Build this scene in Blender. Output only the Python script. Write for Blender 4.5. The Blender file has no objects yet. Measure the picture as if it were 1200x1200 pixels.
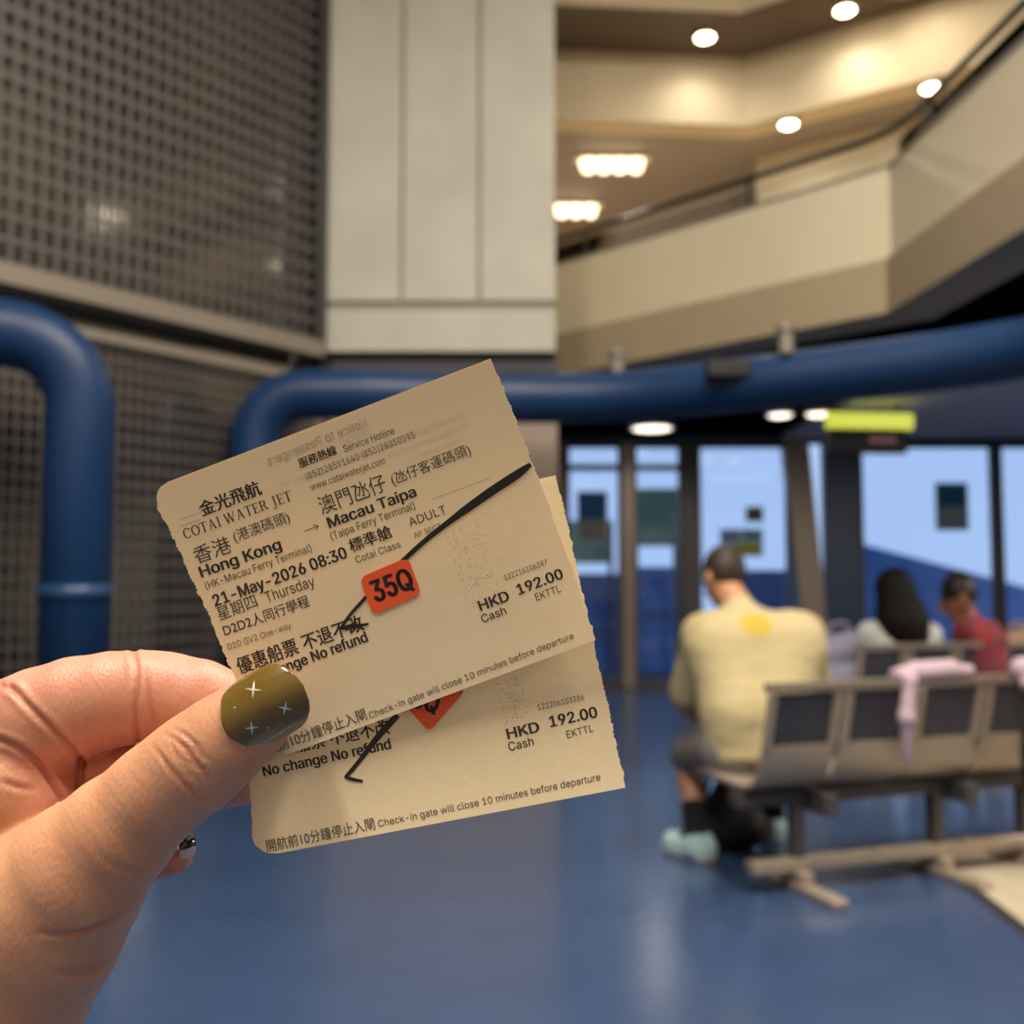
import bpy, bmesh, math, random
import numpy as np
from mathutils import Vector, Matrix
random.seed(7); np.random.seed(7)
SC = bpy.context.scene
COL = SC.collection

# ------------------------------------------------------------------ camera
EYE = Vector((0, 0, 1.2)); PITCH = math.atan(80 / 1200)
cd = bpy.data.cameras.new('camera'); cam = bpy.data.objects.new('camera', cd); COL.objects.link(cam)
cam.location = EYE; cam.rotation_euler = (math.pi / 2 + PITCH, 0, 0)
cd.sensor_width = 36; cd.lens = 36; cd.clip_start = 0.01; cd.clip_end = 200
cd.dof.use_dof = True; cd.dof.focus_distance = 0.2535; cd.dof.aperture_fstop = 13.0
SC.camera = cam

# ------------------------------------------------------------------ world, lights, exposure
w = bpy.data.worlds.new('world'); SC.world = w; w.use_nodes = True
bg = w.node_tree.nodes['Background']; bg.inputs[0].default_value = (0.48, 0.66, 1.0, 1); bg.inputs[1].default_value = 0.92
SC.view_settings.view_transform = 'Standard'; SC.view_settings.look = 'None'
SC.view_settings.exposure = 0.06; SC.view_settings.gamma = 1.0; SC.view_settings.use_curve_mapping = False
SC.cycles.use_denoising = True
SC.cycles.max_bounces = 7; SC.cycles.diffuse_bounces = 4; SC.cycles.glossy_bounces = 3
SC.cycles.transparent_max_bounces = 10; SC.cycles.caustics_reflective = False; SC.cycles.caustics_refractive = False
SC.cycles.sample_clamp_indirect = 4.0

def area(name, loc, sx, sy, energy, color, rot=(0, 0, 0)):
    l = bpy.data.lights.new(name, 'AREA'); l.shape = 'RECTANGLE'; l.size = sx; l.size_y = sy
    l.energy = energy; l.color = color
    o = bpy.data.objects.new(name, l); COL.objects.link(o); o.location = loc; o.rotation_euler = rot
    return o
WARM = (1.0, 0.89, 0.76)
# long ceiling luminaires of the hall, high overhead
area('hall_luminaire', (-1.7, -0.8, 6.35), 0.6, 3.0, 370, WARM)
area('hall_luminaire', (1.3, -0.8, 6.35), 0.6, 3.0, 250, WARM)
area('hall_luminaire', (0.6, 2.0, 6.35), 0.6, 2.0, 170, WARM)
area('hall_luminaire', (2.3, 2.2, 6.35), 0.6, 2.4, 210, WARM)
area('gallery_fill', (5.6, 5.0, 2.72), 0.6, 1.2, 190, WARM)    # added fill under the gallery, out of view, lifts soffit and benches

# ------------------------------------------------------------------ projection helpers (pixel of the photo -> point)
c_, s_ = math.cos(PITCH), math.sin(PITCH)
def ray(u, v):
    wy = -(v - 600) / 1200
    return Vector(((u - 600) / 1200, c_ - wy * s_, s_ + wy * c_))
def P(u, v, Y):                     # point seen at (u,v) standing at distance Y into the hall
    r = ray(u, v); return EYE + r * (Y / r.y)
def PZ(u, v, z):                    # point seen at (u,v) at height z
    r = ray(u, v); return EYE + r * ((z - EYE.z) / r.z)
def D(u, v, d):                     # point at distance d along the lens axis
    return EYE + ray(u, v) * d

# ------------------------------------------------------------------ object helpers
def tag(o, label=None, cat=None, group=None, kind=None):
    if label: o['label'] = label
    if cat: o['category'] = cat
    if group: o['group'] = group
    if kind: o['kind'] = kind
    return o
def empty(name, loc=(0, 0, 0), rz=0.0, parent=None):
    o = bpy.data.objects.new(name, None); COL.objects.link(o); o.empty_display_size = 0.1
    o.location = loc; o.rotation_euler = (0, 0, rz)
    if parent: o.parent = parent
    return o
def link(name, me, m, parent=None, smooth=False):
    o = bpy.data.objects.new(name, me); COL.objects.link(o)
    if m is not None: me.materials.append(m)
    if parent is not None: o.parent = parent
    if smooth:
        me.polygons.foreach_set('use_smooth', [True] * len(me.polygons))
    return o
def obj(name, bm, m, parent=None, smooth=False):
    me = bpy.data.meshes.new(name); bm.normal_update(); bm.to_mesh(me); bm.free()
    return link(name, me, m, parent, smooth)
def local(parent, p):               # world point -> coordinates of an (unscaled, z-rotated) empty
    M = Matrix.Translation(parent.location) @ parent.rotation_euler.to_matrix().to_4x4()
    return M.inverted() @ Vector(p)
def BM(): return bmesh.new()
def add_box(bm, lo, hi, bevel=0.0, mat=None):
    b2 = bmesh.new()
    bmesh.ops.create_cube(b2, size=1)
    for v in b2.verts:
        v.co = Vector([(lo[i] + hi[i]) / 2 + v.co[i] * (hi[i] - lo[i]) for i in range(3)])
    if bevel > 0:
        bmesh.ops.bevel(b2, geom=b2.edges[:], offset=bevel, segments=3, affect='EDGES', profile=0.6)
    if mat is not None: b2.transform(mat)
    me = bpy.data.meshes.new('tmp'); b2.to_mesh(me); b2.free(); bm.from_mesh(me); bpy.data.meshes.remove(me)
def add_prism(bm, pts, z0, z1):     # plan polygon extruded upward
    lo = [bm.verts.new((p[0], p[1], z0)) for p in pts]; hi = [bm.verts.new((p[0], p[1], z1)) for p in pts]
    n = len(pts)
    bm.faces.new(lo[::-1]); bm.faces.new(hi)
    for i in range(n): bm.faces.new((lo[i], lo[(i + 1) % n], hi[(i + 1) % n], hi[i]))
    bmesh.ops.recalc_face_normals(bm, faces=bm.faces[:])
def add_quad_slab(bm, pts, th):     # 4 world points, extruded by vector th
    a = [bm.verts.new(p) for p in pts]; b = [bm.verts.new(Vector(p) + Vector(th)) for p in pts]; n = len(pts)
    bm.faces.new(a); bm.faces.new(b[::-1])
    for i in range(n): bm.faces.new((a[i], b[i], b[(i + 1) % n], a[(i + 1) % n]))
    bmesh.ops.recalc_face_normals(bm, faces=bm.faces[:])
def add_tube(bm, pts, r, seg=12, caps=True):
    pts = [Vector(p) for p in pts]; n = len(pts)
    rr = r if isinstance(r, (list, tuple)) else [r] * n
    t0 = (pts[1] - pts[0]).normalized()
    up = Vector((0, 0, 1)) if abs(t0.z) < 0.9 else Vector((1, 0, 0))
    nx = t0.cross(up).normalized(); rings = []
    for i in range(n):
        t = (pts[min(i + 1, n - 1)] - pts[max(i - 1, 0)]).normalized()
        nx = (nx - t * nx.dot(t)).normalized(); ny = t.cross(nx)
        rings.append([bm.verts.new(pts[i] + (nx * math.cos(2 * math.pi * k / seg) + ny * math.sin(2 * math.pi * k / seg)) * rr[i]) for k in range(seg)])
    for i in range(n - 1):
        for k in range(seg):
            bm.faces.new((rings[i][k], rings[i][(k + 1) % seg], rings[i + 1][(k + 1) % seg], rings[i + 1][k]))
    if caps: bm.faces.new(rings[0][::-1]); bm.faces.new(rings[-1])
    bmesh.ops.recalc_face_normals(bm, faces=bm.faces[:])
def smooth_path(pts, n=10):         # Catmull-Rom
    pts = [Vector(p) for p in pts]; out = []
    for i in range(len(pts) - 1):
        p0 = pts[max(i - 1, 0)]; p1 = pts[i]; p2 = pts[i + 1]; p3 = pts[min(i + 2, len(pts) - 1)]
        for k in range(n):
            t = k / n
            out.append(0.5 * ((2 * p1) + (p2 - p0) * t + (2 * p0 - 5 * p1 + 4 * p2 - p3) * t * t + (3 * p1 - p0 - 3 * p2 + p3) * t ** 3))
    out.append(pts[-1]); return out
def fillet(pts, radii, n=8):        # polyline with rounded corners
    pts = [Vector(p) for p in pts]; out = [pts[0]]
    for i in range(1, len(pts) - 1):
        a, b, c = pts[i - 1], pts[i], pts[i + 1]
        r = radii[i - 1]; d1 = (a - b).normalized(); d2 = (c - b).normalized()
        p1 = b + d1 * r; p2 = b + d2 * r
        for k in range(n + 1):
            t = k / n; q = p1 * (1 - t) ** 2 + b * 2 * t * (1 - t) + p2 * t * t
            ca = (1 - t) ** 2 + t ** 2
            out.append(q + (b - q) * (-0.06 * (1 - abs(2 * t - 1))))
    out.append(pts[-1]); return out
def add_lathe(bm, prof, seg=24, center=(0, 0, 0)):   # profile (r,z)
    c = Vector(center); rings = []
    for (r, z) in prof:
        rings.append([bm.verts.new(c + Vector((r * math.cos(2 * math.pi * k / seg), r * math.sin(2 * math.pi * k / seg), z))) for k in range(seg)])
    for i in range(len(prof) - 1):
        for k in range(seg):
            bm.faces.new((rings[i][k], rings[i][(k + 1) % seg], rings[i + 1][(k + 1) % seg], rings[i + 1][k]))
    bm.faces.new(rings[0][::-1]); bm.faces.new(rings[-1])
    bmesh.ops.recalc_face_normals(bm, faces=bm.faces[:])

# ------------------------------------------------------------------ materials
def srgb(*c):
    c = [x / 255 for x in c]
    return tuple(x / 12.92 if x <= 0.04045 else ((x + 0.055) / 1.055) ** 2.4 for x in c) + (1,)
def mat(name, color, rough=0.6, metal=0.0, spec=0.5, noise=0.0, nscale=8.0, bump=0.0, bscale=60.0, emit=None, estr=0.0, coat=0.0, sss=0.0, stretch=(1, 1, 1), color2=None, bdist=0.002):
    m = bpy.data.materials.new(name); m.use_nodes = True; nt = m.node_tree; b = nt.nodes['Principled BSDF']
    b.inputs['Base Color'].default_value = color; b.inputs['Roughness'].default_value = rough
    b.inputs['Metallic'].default_value = metal; b.inputs['Specular IOR Level'].default_value = spec
    b.inputs['Coat Weight'].default_value = coat; b.inputs['Coat Roughness'].default_value = 0.05
    if sss: b.inputs['Subsurface Weight'].default_value = sss; b.inputs['Subsurface Radius'].default_value = (1, 0.4, 0.2); b.inputs['Subsurface Scale'].default_value = 0.004
    if emit: b.inputs['Emission Color'].default_value = emit; b.inputs['Emission Strength'].default_value = estr
    if noise > 0 or bump > 0:
        tc = nt.nodes.new('ShaderNodeTexCoord'); mp = nt.nodes.new('ShaderNodeMapping'); mp.inputs['Scale'].default_value = stretch
        nt.links.new(tc.outputs['Object'], mp.inputs['Vector'])
    if noise > 0:
        n = nt.nodes.new('ShaderNodeTexNoise'); n.inputs['Scale'].default_value = nscale; n.inputs['Detail'].default_value = 5
        nt.links.new(mp.outputs[0], n.inputs['Vector'])
        r = nt.nodes.new('ShaderNodeMix'); r.data_type = 'RGBA'
        c2 = color2 if color2 else tuple(x * (1 - noise) for x in color[:3]) + (1,)
        r.inputs[6].default_value = color; r.inputs[7].default_value = c2
        rr = nt.nodes.new('ShaderNodeMapRange'); rr.inputs[1].default_value = 0.35; rr.inputs[2].default_value = 0.65
        nt.links.new(n.outputs['Fac'], rr.inputs[0]); nt.links.new(rr.outputs[0], r.inputs[0])
        nt.links.new(r.outputs[2], b.inputs['Base Color'])
    if bump > 0:
        n2 = nt.nodes.new('ShaderNodeTexNoise'); n2.inputs['Scale'].default_value = bscale; n2.inputs['Detail'].default_value = 4
        nt.links.new(mp.outputs[0], n2.inputs['Vector'])
        bp = nt.nodes.new('ShaderNodeBump'); bp.inputs['Strength'].default_value = bump; bp.inputs['Distance'].default_value = bdist
        nt.links.new(n2.outputs['Fac'], bp.inputs['Height']); nt.links.new(bp.outputs[0], b.inputs['Normal'])
    return m
def glass(name, tint=(0.93, 0.96, 1, 1), refl=0.08):
    m = bpy.data.materials.new(name); m.use_nodes = True; nt = m.node_tree; nt.nodes.clear()
    o = nt.nodes.new('ShaderNodeOutputMaterial'); t = nt.nodes.new('ShaderNodeBsdfTransparent'); g = nt.nodes.new('ShaderNodeBsdfGlossy')
    t.inputs[0].default_value = tint; g.inputs['Roughness'].default_value = 0.02
    lw = nt.nodes.new('ShaderNodeFresnel'); lw.inputs[0].default_value = 1.45
    mx = nt.nodes.new('ShaderNodeMixShader'); nt.links.new(lw.outputs[0], mx.inputs[0]); nt.links.new(t.outputs[0], mx.inputs[1]); nt.links.new(g.outputs[0], mx.inputs[2])
    nt.links.new(mx.outputs[0], o.inputs[0]); return m

M_floor = mat('blue_vinyl', (0.040, 0.074, 0.162, 1), 0.22, spec=0.5, noise=0.12, nscale=3, bump=0.04, bscale=18)
M_beige_floor = mat('beige_vinyl', srgb(190, 178, 155), 0.45, noise=0.1, nscale=5)
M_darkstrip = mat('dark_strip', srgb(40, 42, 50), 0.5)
M_concrete = mat('grey_concrete', srgb(190, 188, 175), 0.75, noise=0.12, nscale=2.2, bump=0.1, bscale=25)
M_groove = mat('concrete_joint', srgb(146, 143, 132), 0.8)
M_beige = mat('beige_panel', srgb(205, 190, 160), 0.6, noise=0.05, nscale=2)
M_beige2 = mat('beige_band', srgb(160, 145, 118), 0.6, noise=0.06, nscale=2)
M_parapet = mat('cream_parapet', srgb(204, 194, 168), 0.4, noise=0.04, nscale=2)
M_brown = mat('brown_soffit', srgb(92, 78, 66), 0.6)
M_mauve = mat('mauve_soffit', srgb(150, 138, 132), 0.6)
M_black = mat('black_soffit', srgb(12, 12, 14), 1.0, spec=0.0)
M_white = mat('off_white_ceiling', srgb(215, 208, 195), 0.8)
M_wall = mat('plain_wall', srgb(170, 160, 145), 0.8)
M_mesh = mat('grey_mesh_metal', srgb(94, 90, 88), 0.55, metal=0.1)
M_rail = mat('tan_frame_metal', srgb(138, 130, 118), 0.45, metal=0.2)
M_dkglass = mat('dark_glass', srgb(26, 26, 28), 0.1, spec=1.0)
M_dkglass.node_tree.nodes['Principled BSDF'].inputs['IOR'].default_value = 1.9
M_dkglass2 = mat('dark_glass_ambient', srgb(58, 57, 58), 0.1, spec=1.0)  # dark glass again, the ambient light it reflects put into a paler colour
M_dkglass2.node_tree.nodes['Principled BSDF'].inputs['IOR'].default_value = 1.9
M_pipe = mat('blue_gloss_paint', (0.005, 0.032, 0.105, 1), 0.42, spec=0.4, noise=0.1, nscale=5)
M_pipeband = mat('blue_band_paint', (0.012, 0.05, 0.14, 1), 0.35)
M_dark = mat('dark_plastic', srgb(20, 21, 26), 0.5)
M_metal = mat('brushed_metal', srgb(158, 146, 132), 0.38, metal=0.55)
M_seatbeige = mat('beige_seat_metal', srgb(172, 158, 142), 0.42, metal=0.35)
M_perf = mat('dark_perforated_metal', srgb(72, 72, 82), 0.5, metal=0.3, noise=0.25, nscale=60)
M_darkmetal = mat('dark_grey_metal', srgb(84, 81, 82), 0.45, metal=0.4)
M_brownpost = mat('bronze_post', srgb(150, 135, 122), 0.45, metal=0.3)
M_navy = mat('navy_panel', srgb(42, 62, 92), 0.4)
M_bluepanel = mat('blue_panel', (0.03, 0.13, 0.33, 1), 0.4)
M_glass = glass('window_glass')
M_hull = mat('blue_hull_paint', (0.15, 0.37, 0.95, 1), 0.5, noise=0.15, nscale=2)
M_hullL = mat('light_blue_paint', (0.12, 0.25, 0.62, 1), 0.5)
M_quay = mat('quay_concrete', srgb(120, 130, 150), 0.8, noise=0.1)
M_green = mat('green_board', (0.34, 0.62, 0.52, 1), 0.6)
def lamp_mat(name, col, s): return mat(name, (0.8, 0.8, 0.8, 1), 0.5, emit=col, estr=s)
M_lamp = lamp_mat('lamp_glow', (1.0, 0.86, 0.62, 1), 14)
M_tube = lamp_mat('tube_glow', (1.0, 0.80, 0.50, 1), 3.2)
M_lampsoft = lamp_mat('soft_lamp_glow', (1.0, 0.88, 0.72, 1), 3)
M_led = lamp_mat('yellow_green_sign_glow', (0.62, 0.66, 0.02, 1), 0.95)
M_red = lamp_mat('red_led_glow', (0.5, 0.03, 0.05, 1), 0.3)

# ================================================================== SETTING
def struct(name, bm, m, parent=None, smooth=False):
    o = obj(name, bm, m, parent, smooth)
    if parent is None: o['kind'] = 'structure'
    return o
H = 6.5                              # hall ceiling
XL, XR, YB, YF = -5.2, 8.2, -4.2, 11.6
b = BM(); add_box(b, (XL, YB, -0.2), (XR, YF + 0.2, 0)); struct('floor', b, M_floor)
b = BM(); add_box(b, (XL, YB, H), (XR, YF + 0.2, H + 0.2)); struct('ceiling', b, M_white)
b = BM(); add_box(b, (XL, YB - 0.2, 0), (XR, YB, H)); struct('wall_back', b, M_wall)
b = BM(); add_box(b, (XR, YB, 0), (XR + 0.2, YF + 0.2, H)); struct('wall_right', b, M_wall)
# beige inlay of the floor with its dark edge strip
q = [PZ(1085, 1006, 0), PZ(1215, 1110, 0), Vector((3.4, 3.3, 0)), Vector((4.2, 4.6, 0)), PZ(1290, 982, 0)]
b = BM(); add_prism(b, [(p.x, p.y) for p in q], 0.0, 0.006); struct('trim_1', b, M_beige_floor)
e = (q[1] - q[0]).normalized(); n_ = Vector((-e.y, e.x, 0))
if n_.y > 0: n_ = -n_
a0, a1 = q[0] - e * 0.02, q[1] + e * 0.8
b = BM(); add_prism(b, [(p.x, p.y) for p in (a0, a1, a1 + n_ * 0.05, a0 + n_ * 0.05)], 0.0, 0.008); struct('trim_2', b, M_darkstrip)

# left wall line: runs 37 degrees off the view axis
W0 = Vector((-2.5, 5.0, 0)); WD = Vector((0.6, 0.8, 0)); WN = Vector((0.8, -0.6, 0))   # WN faces the hall
def wl(k, z, off=0.0): return W0 + WD * k + WN * off + Vector((0, 0, z))
KL, KR = -3.6, 2.05
b = BM(); add_quad_slab(b, [wl(KL, 0, -0.16), wl(KR + 0.4, 0, -0.16), wl(KR + 0.4, 2.58, -0.16), wl(KL, 2.58, -0.16)], -WN * 0.15); struct('wall_left', b, M_dkglass)
b = BM(); add_quad_slab(b, [wl(KL, 2.58, -0.16), wl(KR + 0.4, 2.58, -0.16), wl(KR + 0.4, H, -0.16), wl(KL, H, -0.16)], -WN * 0.15); struct('wall_left_upper', b, M_dkglass2)
p_ = wl(KL, 0, -0.2)
b = BM(); add_box(b, (XL - 0.2, YB, 0), (XL, p_.y + 0.4, H)); struct('wall_corner', b, M_wall)

def screen(name, label, z0, z1, pitch, bar, zpitch, zbar):
    t = empty(name, wl(0, z0)); tag(t, label, 'mesh screen')
    b = BM()
    k = KL + pitch
    while k < KR - 0.05:
        add_quad_slab(b, [local(t, wl(k - bar / 2, z0)), local(t, wl(k + bar / 2, z0)), local(t, wl(k + bar / 2, z1)), local(t, wl(k - bar / 2, z1))], WN * 0.006)
        k += pitch
    z = z0 + zpitch
    while z < z1:
        add_quad_slab(b, [local(t, wl(KL, z - zbar / 2, -0.012)), local(t, wl(KR, z - zbar / 2, -0.012)), local(t, wl(KR, z + zbar / 2, -0.012)), local(t, wl(KL, z + zbar / 2, -0.012))], WN * 0.006)
        z += zpitch
    obj('mesh_grid', b, M_mesh, t)
    def rail(nm, ka, kb, za, zb, th, m=None):
        b = BM(); add_quad_slab(b, [local(t, wl(ka, za, -0.03)), local(t, wl(kb, za, -0.03)), local(t, wl(kb, zb, -0.03)), local(t, wl(ka, zb, -0.03))], WN * th)
        obj(nm, b, m or M_rail, t)
    return t, rail
t, rail = screen('mesh_screen', 'tall grey wire mesh screen on the left wall above the blue pipe', 2.66, H - 0.02, 0.080, 0.022, 0.118, 0.028)
rail('bottom_rail', KL, KR, 2.655, 2.755, 0.09); rail('end_post', KR - 0.03, KR + 0.02, 2.655, H - 0.02, 0.08, M_darkmetal)
t, rail = screen('mesh_screen', 'dark lower wire mesh screen on the left wall behind the blue pipes', 0.02, 2.50, 0.062, 0.014, 0.085, 0.016)
rail('top_rail', KL, KR, 2.47, 2.52, 0.07); rail('end_post', KR - 0.03, KR + 0.02, 0.02, 2.5, 0.07)

# big concrete pillar
x0 = P(376, 400, 6.7).x; x1 = P(651, 400, 6.7).x
pil = empty('concrete_pillar', ((x0 + x1) / 2, 6.7, 0)); tag(pil, 'wide pale grey concrete pillar between the mesh screens and the balcony', 'pillar')
hw = (x1 - x0) / 2
zb_ = P(500, 412, 6.7).z; zj = P(500, 358, 6.7).z
g = 0.022
b = BM()
for k in range(3):
    xa = -hw + k * 2 * hw / 3; xb = xa + 2 * hw / 3
    add_box(b, (xa + (g if k else 0), 0.0, zj + 0.03), (xb, 0.9, H), 0.006)
add_box(b, (-hw, 0.0, zb_), (hw, 0.9, zj - 0.03), 0.006)
obj('cladding', b, M_concrete, pil)
b = BM(); add_box(b, (-hw + 0.01, 0.025, zb_), (hw - 0.01, 0.88, H - 0.01)); obj('joint_core', b, M_groove, pil)
b = BM(); add_box(b, (-hw - 0.02, 0.08, zb_ - 0.12), (hw + 0.02, 0.85, zb_ - 0.005)); obj('dark_beam', b, M_darkstrip, pil)  # dark recessed band below the cladding
b = BM(); add_box(b, (-hw + 0.02, 0.14, 0), (hw + 0.02, 0.8, zb_ - 0.12), 0.01); obj('lower_shaft', b, M_brownpost, pil)

# ------------------------------------------------------------------ balcony
ZS = 2.8                              # soffit height
B0 = Vector((0.10, 8.0, 0)); B1 = PZ(1040, 366, ZS); B2 = PZ(1200, 268, ZS); B0 = PZ(655, 440, ZS)
dir0 = (B0 - B1); dir0.z = 0; dir0.normalize(); B0 = B0 + dir0 * 0.25
dir2 = (B2 - B1); dir2.z = 0; dir2.normalize(); B3 = B2 + dir2 * 5.5
def line_off(pts, off):               # offset a plan polyline to the hall side (+) or back (-)
    pts = [Vector((p.x, p.y, 0)) for p in pts]; out = []
    ns = []
    for i in range(len(pts) - 1):
        d = (pts[i + 1] - pts[i]).normalized(); n = Vector((d.y, -d.x, 0))
        ns.append(n)
    for i, p in enumerate(pts):
        if i == 0: out.append(p + ns[0] * off)
        elif i == len(pts) - 1: out.append(p + ns[-1] * off)
        else:
            m = (ns[i - 1] + ns[i]).normalized(); out.append(p + m * off / max(0.3, m.dot(ns[i])))
    return out
BL = [B0, B1, B2, B3]
def ribbon(bm, line, off0, off1, z0, z1):
    f = line_off(line, off0); k = line_off(line, off1)
    poly = f + k[::-1]
    # one quad prism per segment
    for i in range(len(f) - 1):
        add_prism(bm, [(f[i].x, f[i].y), (f[i + 1].x, f[i + 1].y), (k[i + 1].x, k[i + 1].y), (k[i].x, k[i].y)], z0, z1)
sgn = 1 if line_off([B0, B1], 1)[0].y < B0.y else -1
b = BM(); ribbon(b, BL, 0, -0.35 * sgn, ZS, 3.13); struct('trim_3', b, M_beige2)
b = BM(); ribbon(b, BL, -0.04 * sgn, -0.2 * sgn, 3.13, 3.70); struct('wall_balcony', b, M_parapet)
b = BM(); ribbon(b, BL, -0.03 * sgn, -0.21 * sgn, 3.70, 3.715); struct('trim_4', b, M_rail)
# soffit / slab under the gallery (ceiling of the waiting area)
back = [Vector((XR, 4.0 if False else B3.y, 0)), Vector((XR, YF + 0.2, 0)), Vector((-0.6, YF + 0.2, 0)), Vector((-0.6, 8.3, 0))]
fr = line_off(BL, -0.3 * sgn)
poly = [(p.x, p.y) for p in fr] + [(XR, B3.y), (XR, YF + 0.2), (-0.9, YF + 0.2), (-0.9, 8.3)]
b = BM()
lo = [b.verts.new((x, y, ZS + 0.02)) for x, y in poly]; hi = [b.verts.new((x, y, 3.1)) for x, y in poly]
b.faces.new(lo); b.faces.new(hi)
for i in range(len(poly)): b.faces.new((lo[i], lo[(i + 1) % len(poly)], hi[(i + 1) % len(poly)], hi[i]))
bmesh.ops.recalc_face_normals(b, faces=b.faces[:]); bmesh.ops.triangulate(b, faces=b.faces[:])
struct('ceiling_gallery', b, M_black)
b = BM()
lo = [b.verts.new((x, y, 3.1)) for x, y in poly]; hi = [b.verts.new((x, y, 3.128)) for x, y in poly]
b.faces.new(lo); b.faces.new(hi)
for i in range(len(poly)): b.faces.new((lo[i], lo[(i + 1) % len(poly)], hi[(i + 1) % len(poly)], hi[i]))
bmesh.ops.recalc_face_normals(b, faces=b.faces[:]); bmesh.ops.triangulate(b, faces=b.faces[:])
struct('floor_gallery', b, M_beige)
b = BM(); add_box(b, (-2.6, 7.3, 0), (-0.9, 7.5, H)); struct('wall_recess', b, M_darkmetal)
b = BM(); add_box(b, (3.0, 7.6, ZS - 0.03), (XR, 11.3, ZS + 0.03)); struct('ceiling_lit_patch', b, mat('lilac_painted_daylight', srgb(226, 218, 222), 0.7))  # daylit part of the dark soffit, its brightness put into a pale slab
# wall of the gallery next to the pillar, closing the back
b = BM(); add_box(b, (-0.9, YF, 3.1), (XR, YF + 0.2, H)); struct('wall_gallery', b, M_beige)
b = BM(); add_box(b, (-1.1, 7.6, 0), (-0.9, YF + 0.2, H)); struct('wall_return', b, M_beige)

# handrail on the parapet
hr = empty('balcony_handrail', (B1.x, B1.y, 3.66)); tag(hr, 'dark handrail on slim posts along the top of the cream balcony parapet', 'handrail')
hl = line_off(BL, -0.1 * sgn)
zr = 3.93
pp = fillet([Vector((p.x, p.y, zr)) for p in hl], [0.3, 0.3])
b = BM(); add_tube(b, [local(hr, p) for p in pp], 0.022, 10); obj('rail', b, M_dark, hr, True)
for i in range(len(hl) - 1):
    L = (hl[i + 1] - hl[i]).length; n = max(1, int(L / 1.1))
    for k in range(n):
        p = hl[i].lerp(hl[i + 1], (k + 0.3) / n)
        b = BM(); add_tube(b, [local(hr, (p.x, p.y, 3.71)), local(hr, (p.x, p.y, zr - 0.02))], 0.016, 8); obj('rail_post', b, M_dark, hr, True)
b = BM()
f1 = line_off(BL, -0.115 * sgn); f2 = line_off(BL, -0.125 * sgn)
for i in range(len(f1) - 1):
    add_prism(b, [tuple(local(hr, (q_.x, q_.y, 3.66)))[:2] for q_ in (f1[i], f1[i + 1], f2[i + 1], f2[i])], 0.05, 0.22)
obj('glass_strip', b, M_glass, hr)

# upper storeys seen over the balcony
ZL2, ZL3 = 4.9, 5.47
E0 = PZ(640, 138, ZL2); E1 = PZ(873, 147, ZL2); E2 = PZ(1091, 90, ZL2); ed = (E2 - E1); ed.z = 0; ed.normalize(); E3 = E2 + ed * 3.2
E0 = E0 + (E0 - E1).normalized() * 1.2
EL = [E0, E1, E2, E3]
s2 = 1 if line_off([E1, E2], 1)[0].y < E1.y else -1
# bulkhead between storeys
b = BM(); ribbon(b, EL, 0, -0.25 * s2, ZL2, ZL3 + 0.02); struct('wall_bulkhead', b, M_beige)
b = BM(); ribbon(b, EL, 0.58 * s2, -0.25 * s2, ZL3, ZL3 + 0.06); struct('trim_5', b, M_brown)
b = BM(); ribbon(b, EL, 0.60 * s2, 0.45 * s2, ZL3 + 0.03, H); struct('wall_upper', b, M_beige)
# soffit of the lower storey
f = line_off(EL, -0.02 * s2)
b = BM(); poly = [(p.x, p.y) for p in f] + [(XR, f[-1].y), (XR, YF), (f[0].x, YF)]
b.faces.new([b.verts.new((x, y, ZL2 + 0.01)) for x, y in poly]); 
r_ = bmesh.ops.extrude_face_region(b, geom=b.faces[:])
for v in [x for x in r_['geom'] if isinstance(x, bmesh.types.BMVert)]: v.co.z += 0.08
bmesh.ops.recalc_face_normals(b, faces=b.faces[:]); bmesh.ops.triangulate(b, faces=b.faces[:])
struct('ceiling_storey', b, M_mauve)
RW = line_off([E1.lerp(E2, -0.1), E2, E3], -0.62 * s2)
b = BM()
for i in range(2):
    d = (RW[i + 1] - RW[i]).normalized(); n = Vector((-d.y, d.x, 0)); 
    if n.y < 0: n = -n
    add_prism(b, [(RW[i].x, RW[i].y), (RW[i + 1].x, RW[i + 1].y), (RW[i + 1].x + n.x * .1, RW[i + 1].y + n.y * .1), (RW[i].x + n.x * .1, RW[i].y + n.y * .1)], 3.1, ZL2)
struct('wall_storey', b, M_beige)

# ------------------------------------------------------------------ lamps
def spot(loc, energy, size=2.8, blend=1.0, parent=None, color=WARM, rad=0.05):
    l = bpy.data.lights.new('lamp_beam', 'SPOT'); l.energy = energy; l.color = color; l.spot_size = size; l.spot_blend = blend; l.shadow_soft_size = rad
    o = bpy.data.objects.new('lamp_beam', l); COL.objects.link(o); o.location = loc
    if parent: o.parent = parent
    return o
def downlight(p, label, r=0.06, energy=30, group='round downlights', m=None, name='downlight', tilt=None):
    t = empty(name, p); tag(t, label, 'downlight', group)
    b = BM(); add_lathe(b, [(r * 1.0, 0.01), (r * 1.02, -0.03), (r * 1.25, -0.03), (r * 1.3, 0.0), (r * 1.3, 0.012)], 24); obj('trim_ring', b, M_metal, t, False)
    b = BM(); add_lathe(b, [(r * 0.2, -0.052), (r * 0.6, -0.048), (r * 0.9, -0.038), (r, -0.03)], 24); obj('lamp', b, m or M_lamp, t, True)
    if energy: spot((0, 0, -0.07), energy, parent=t)
    return t
UP = 'round downlights of the upper storeys'
downlight(PZ(826, 40, ZL3), 'bright round downlight in the brown soffit left of the corner, above the balcony', 0.07, 24, UP)
downlight(PZ(990, 8, ZL3), 'bright round downlight at the top edge of the view, right of the corner', 0.07, 24, UP)
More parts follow.
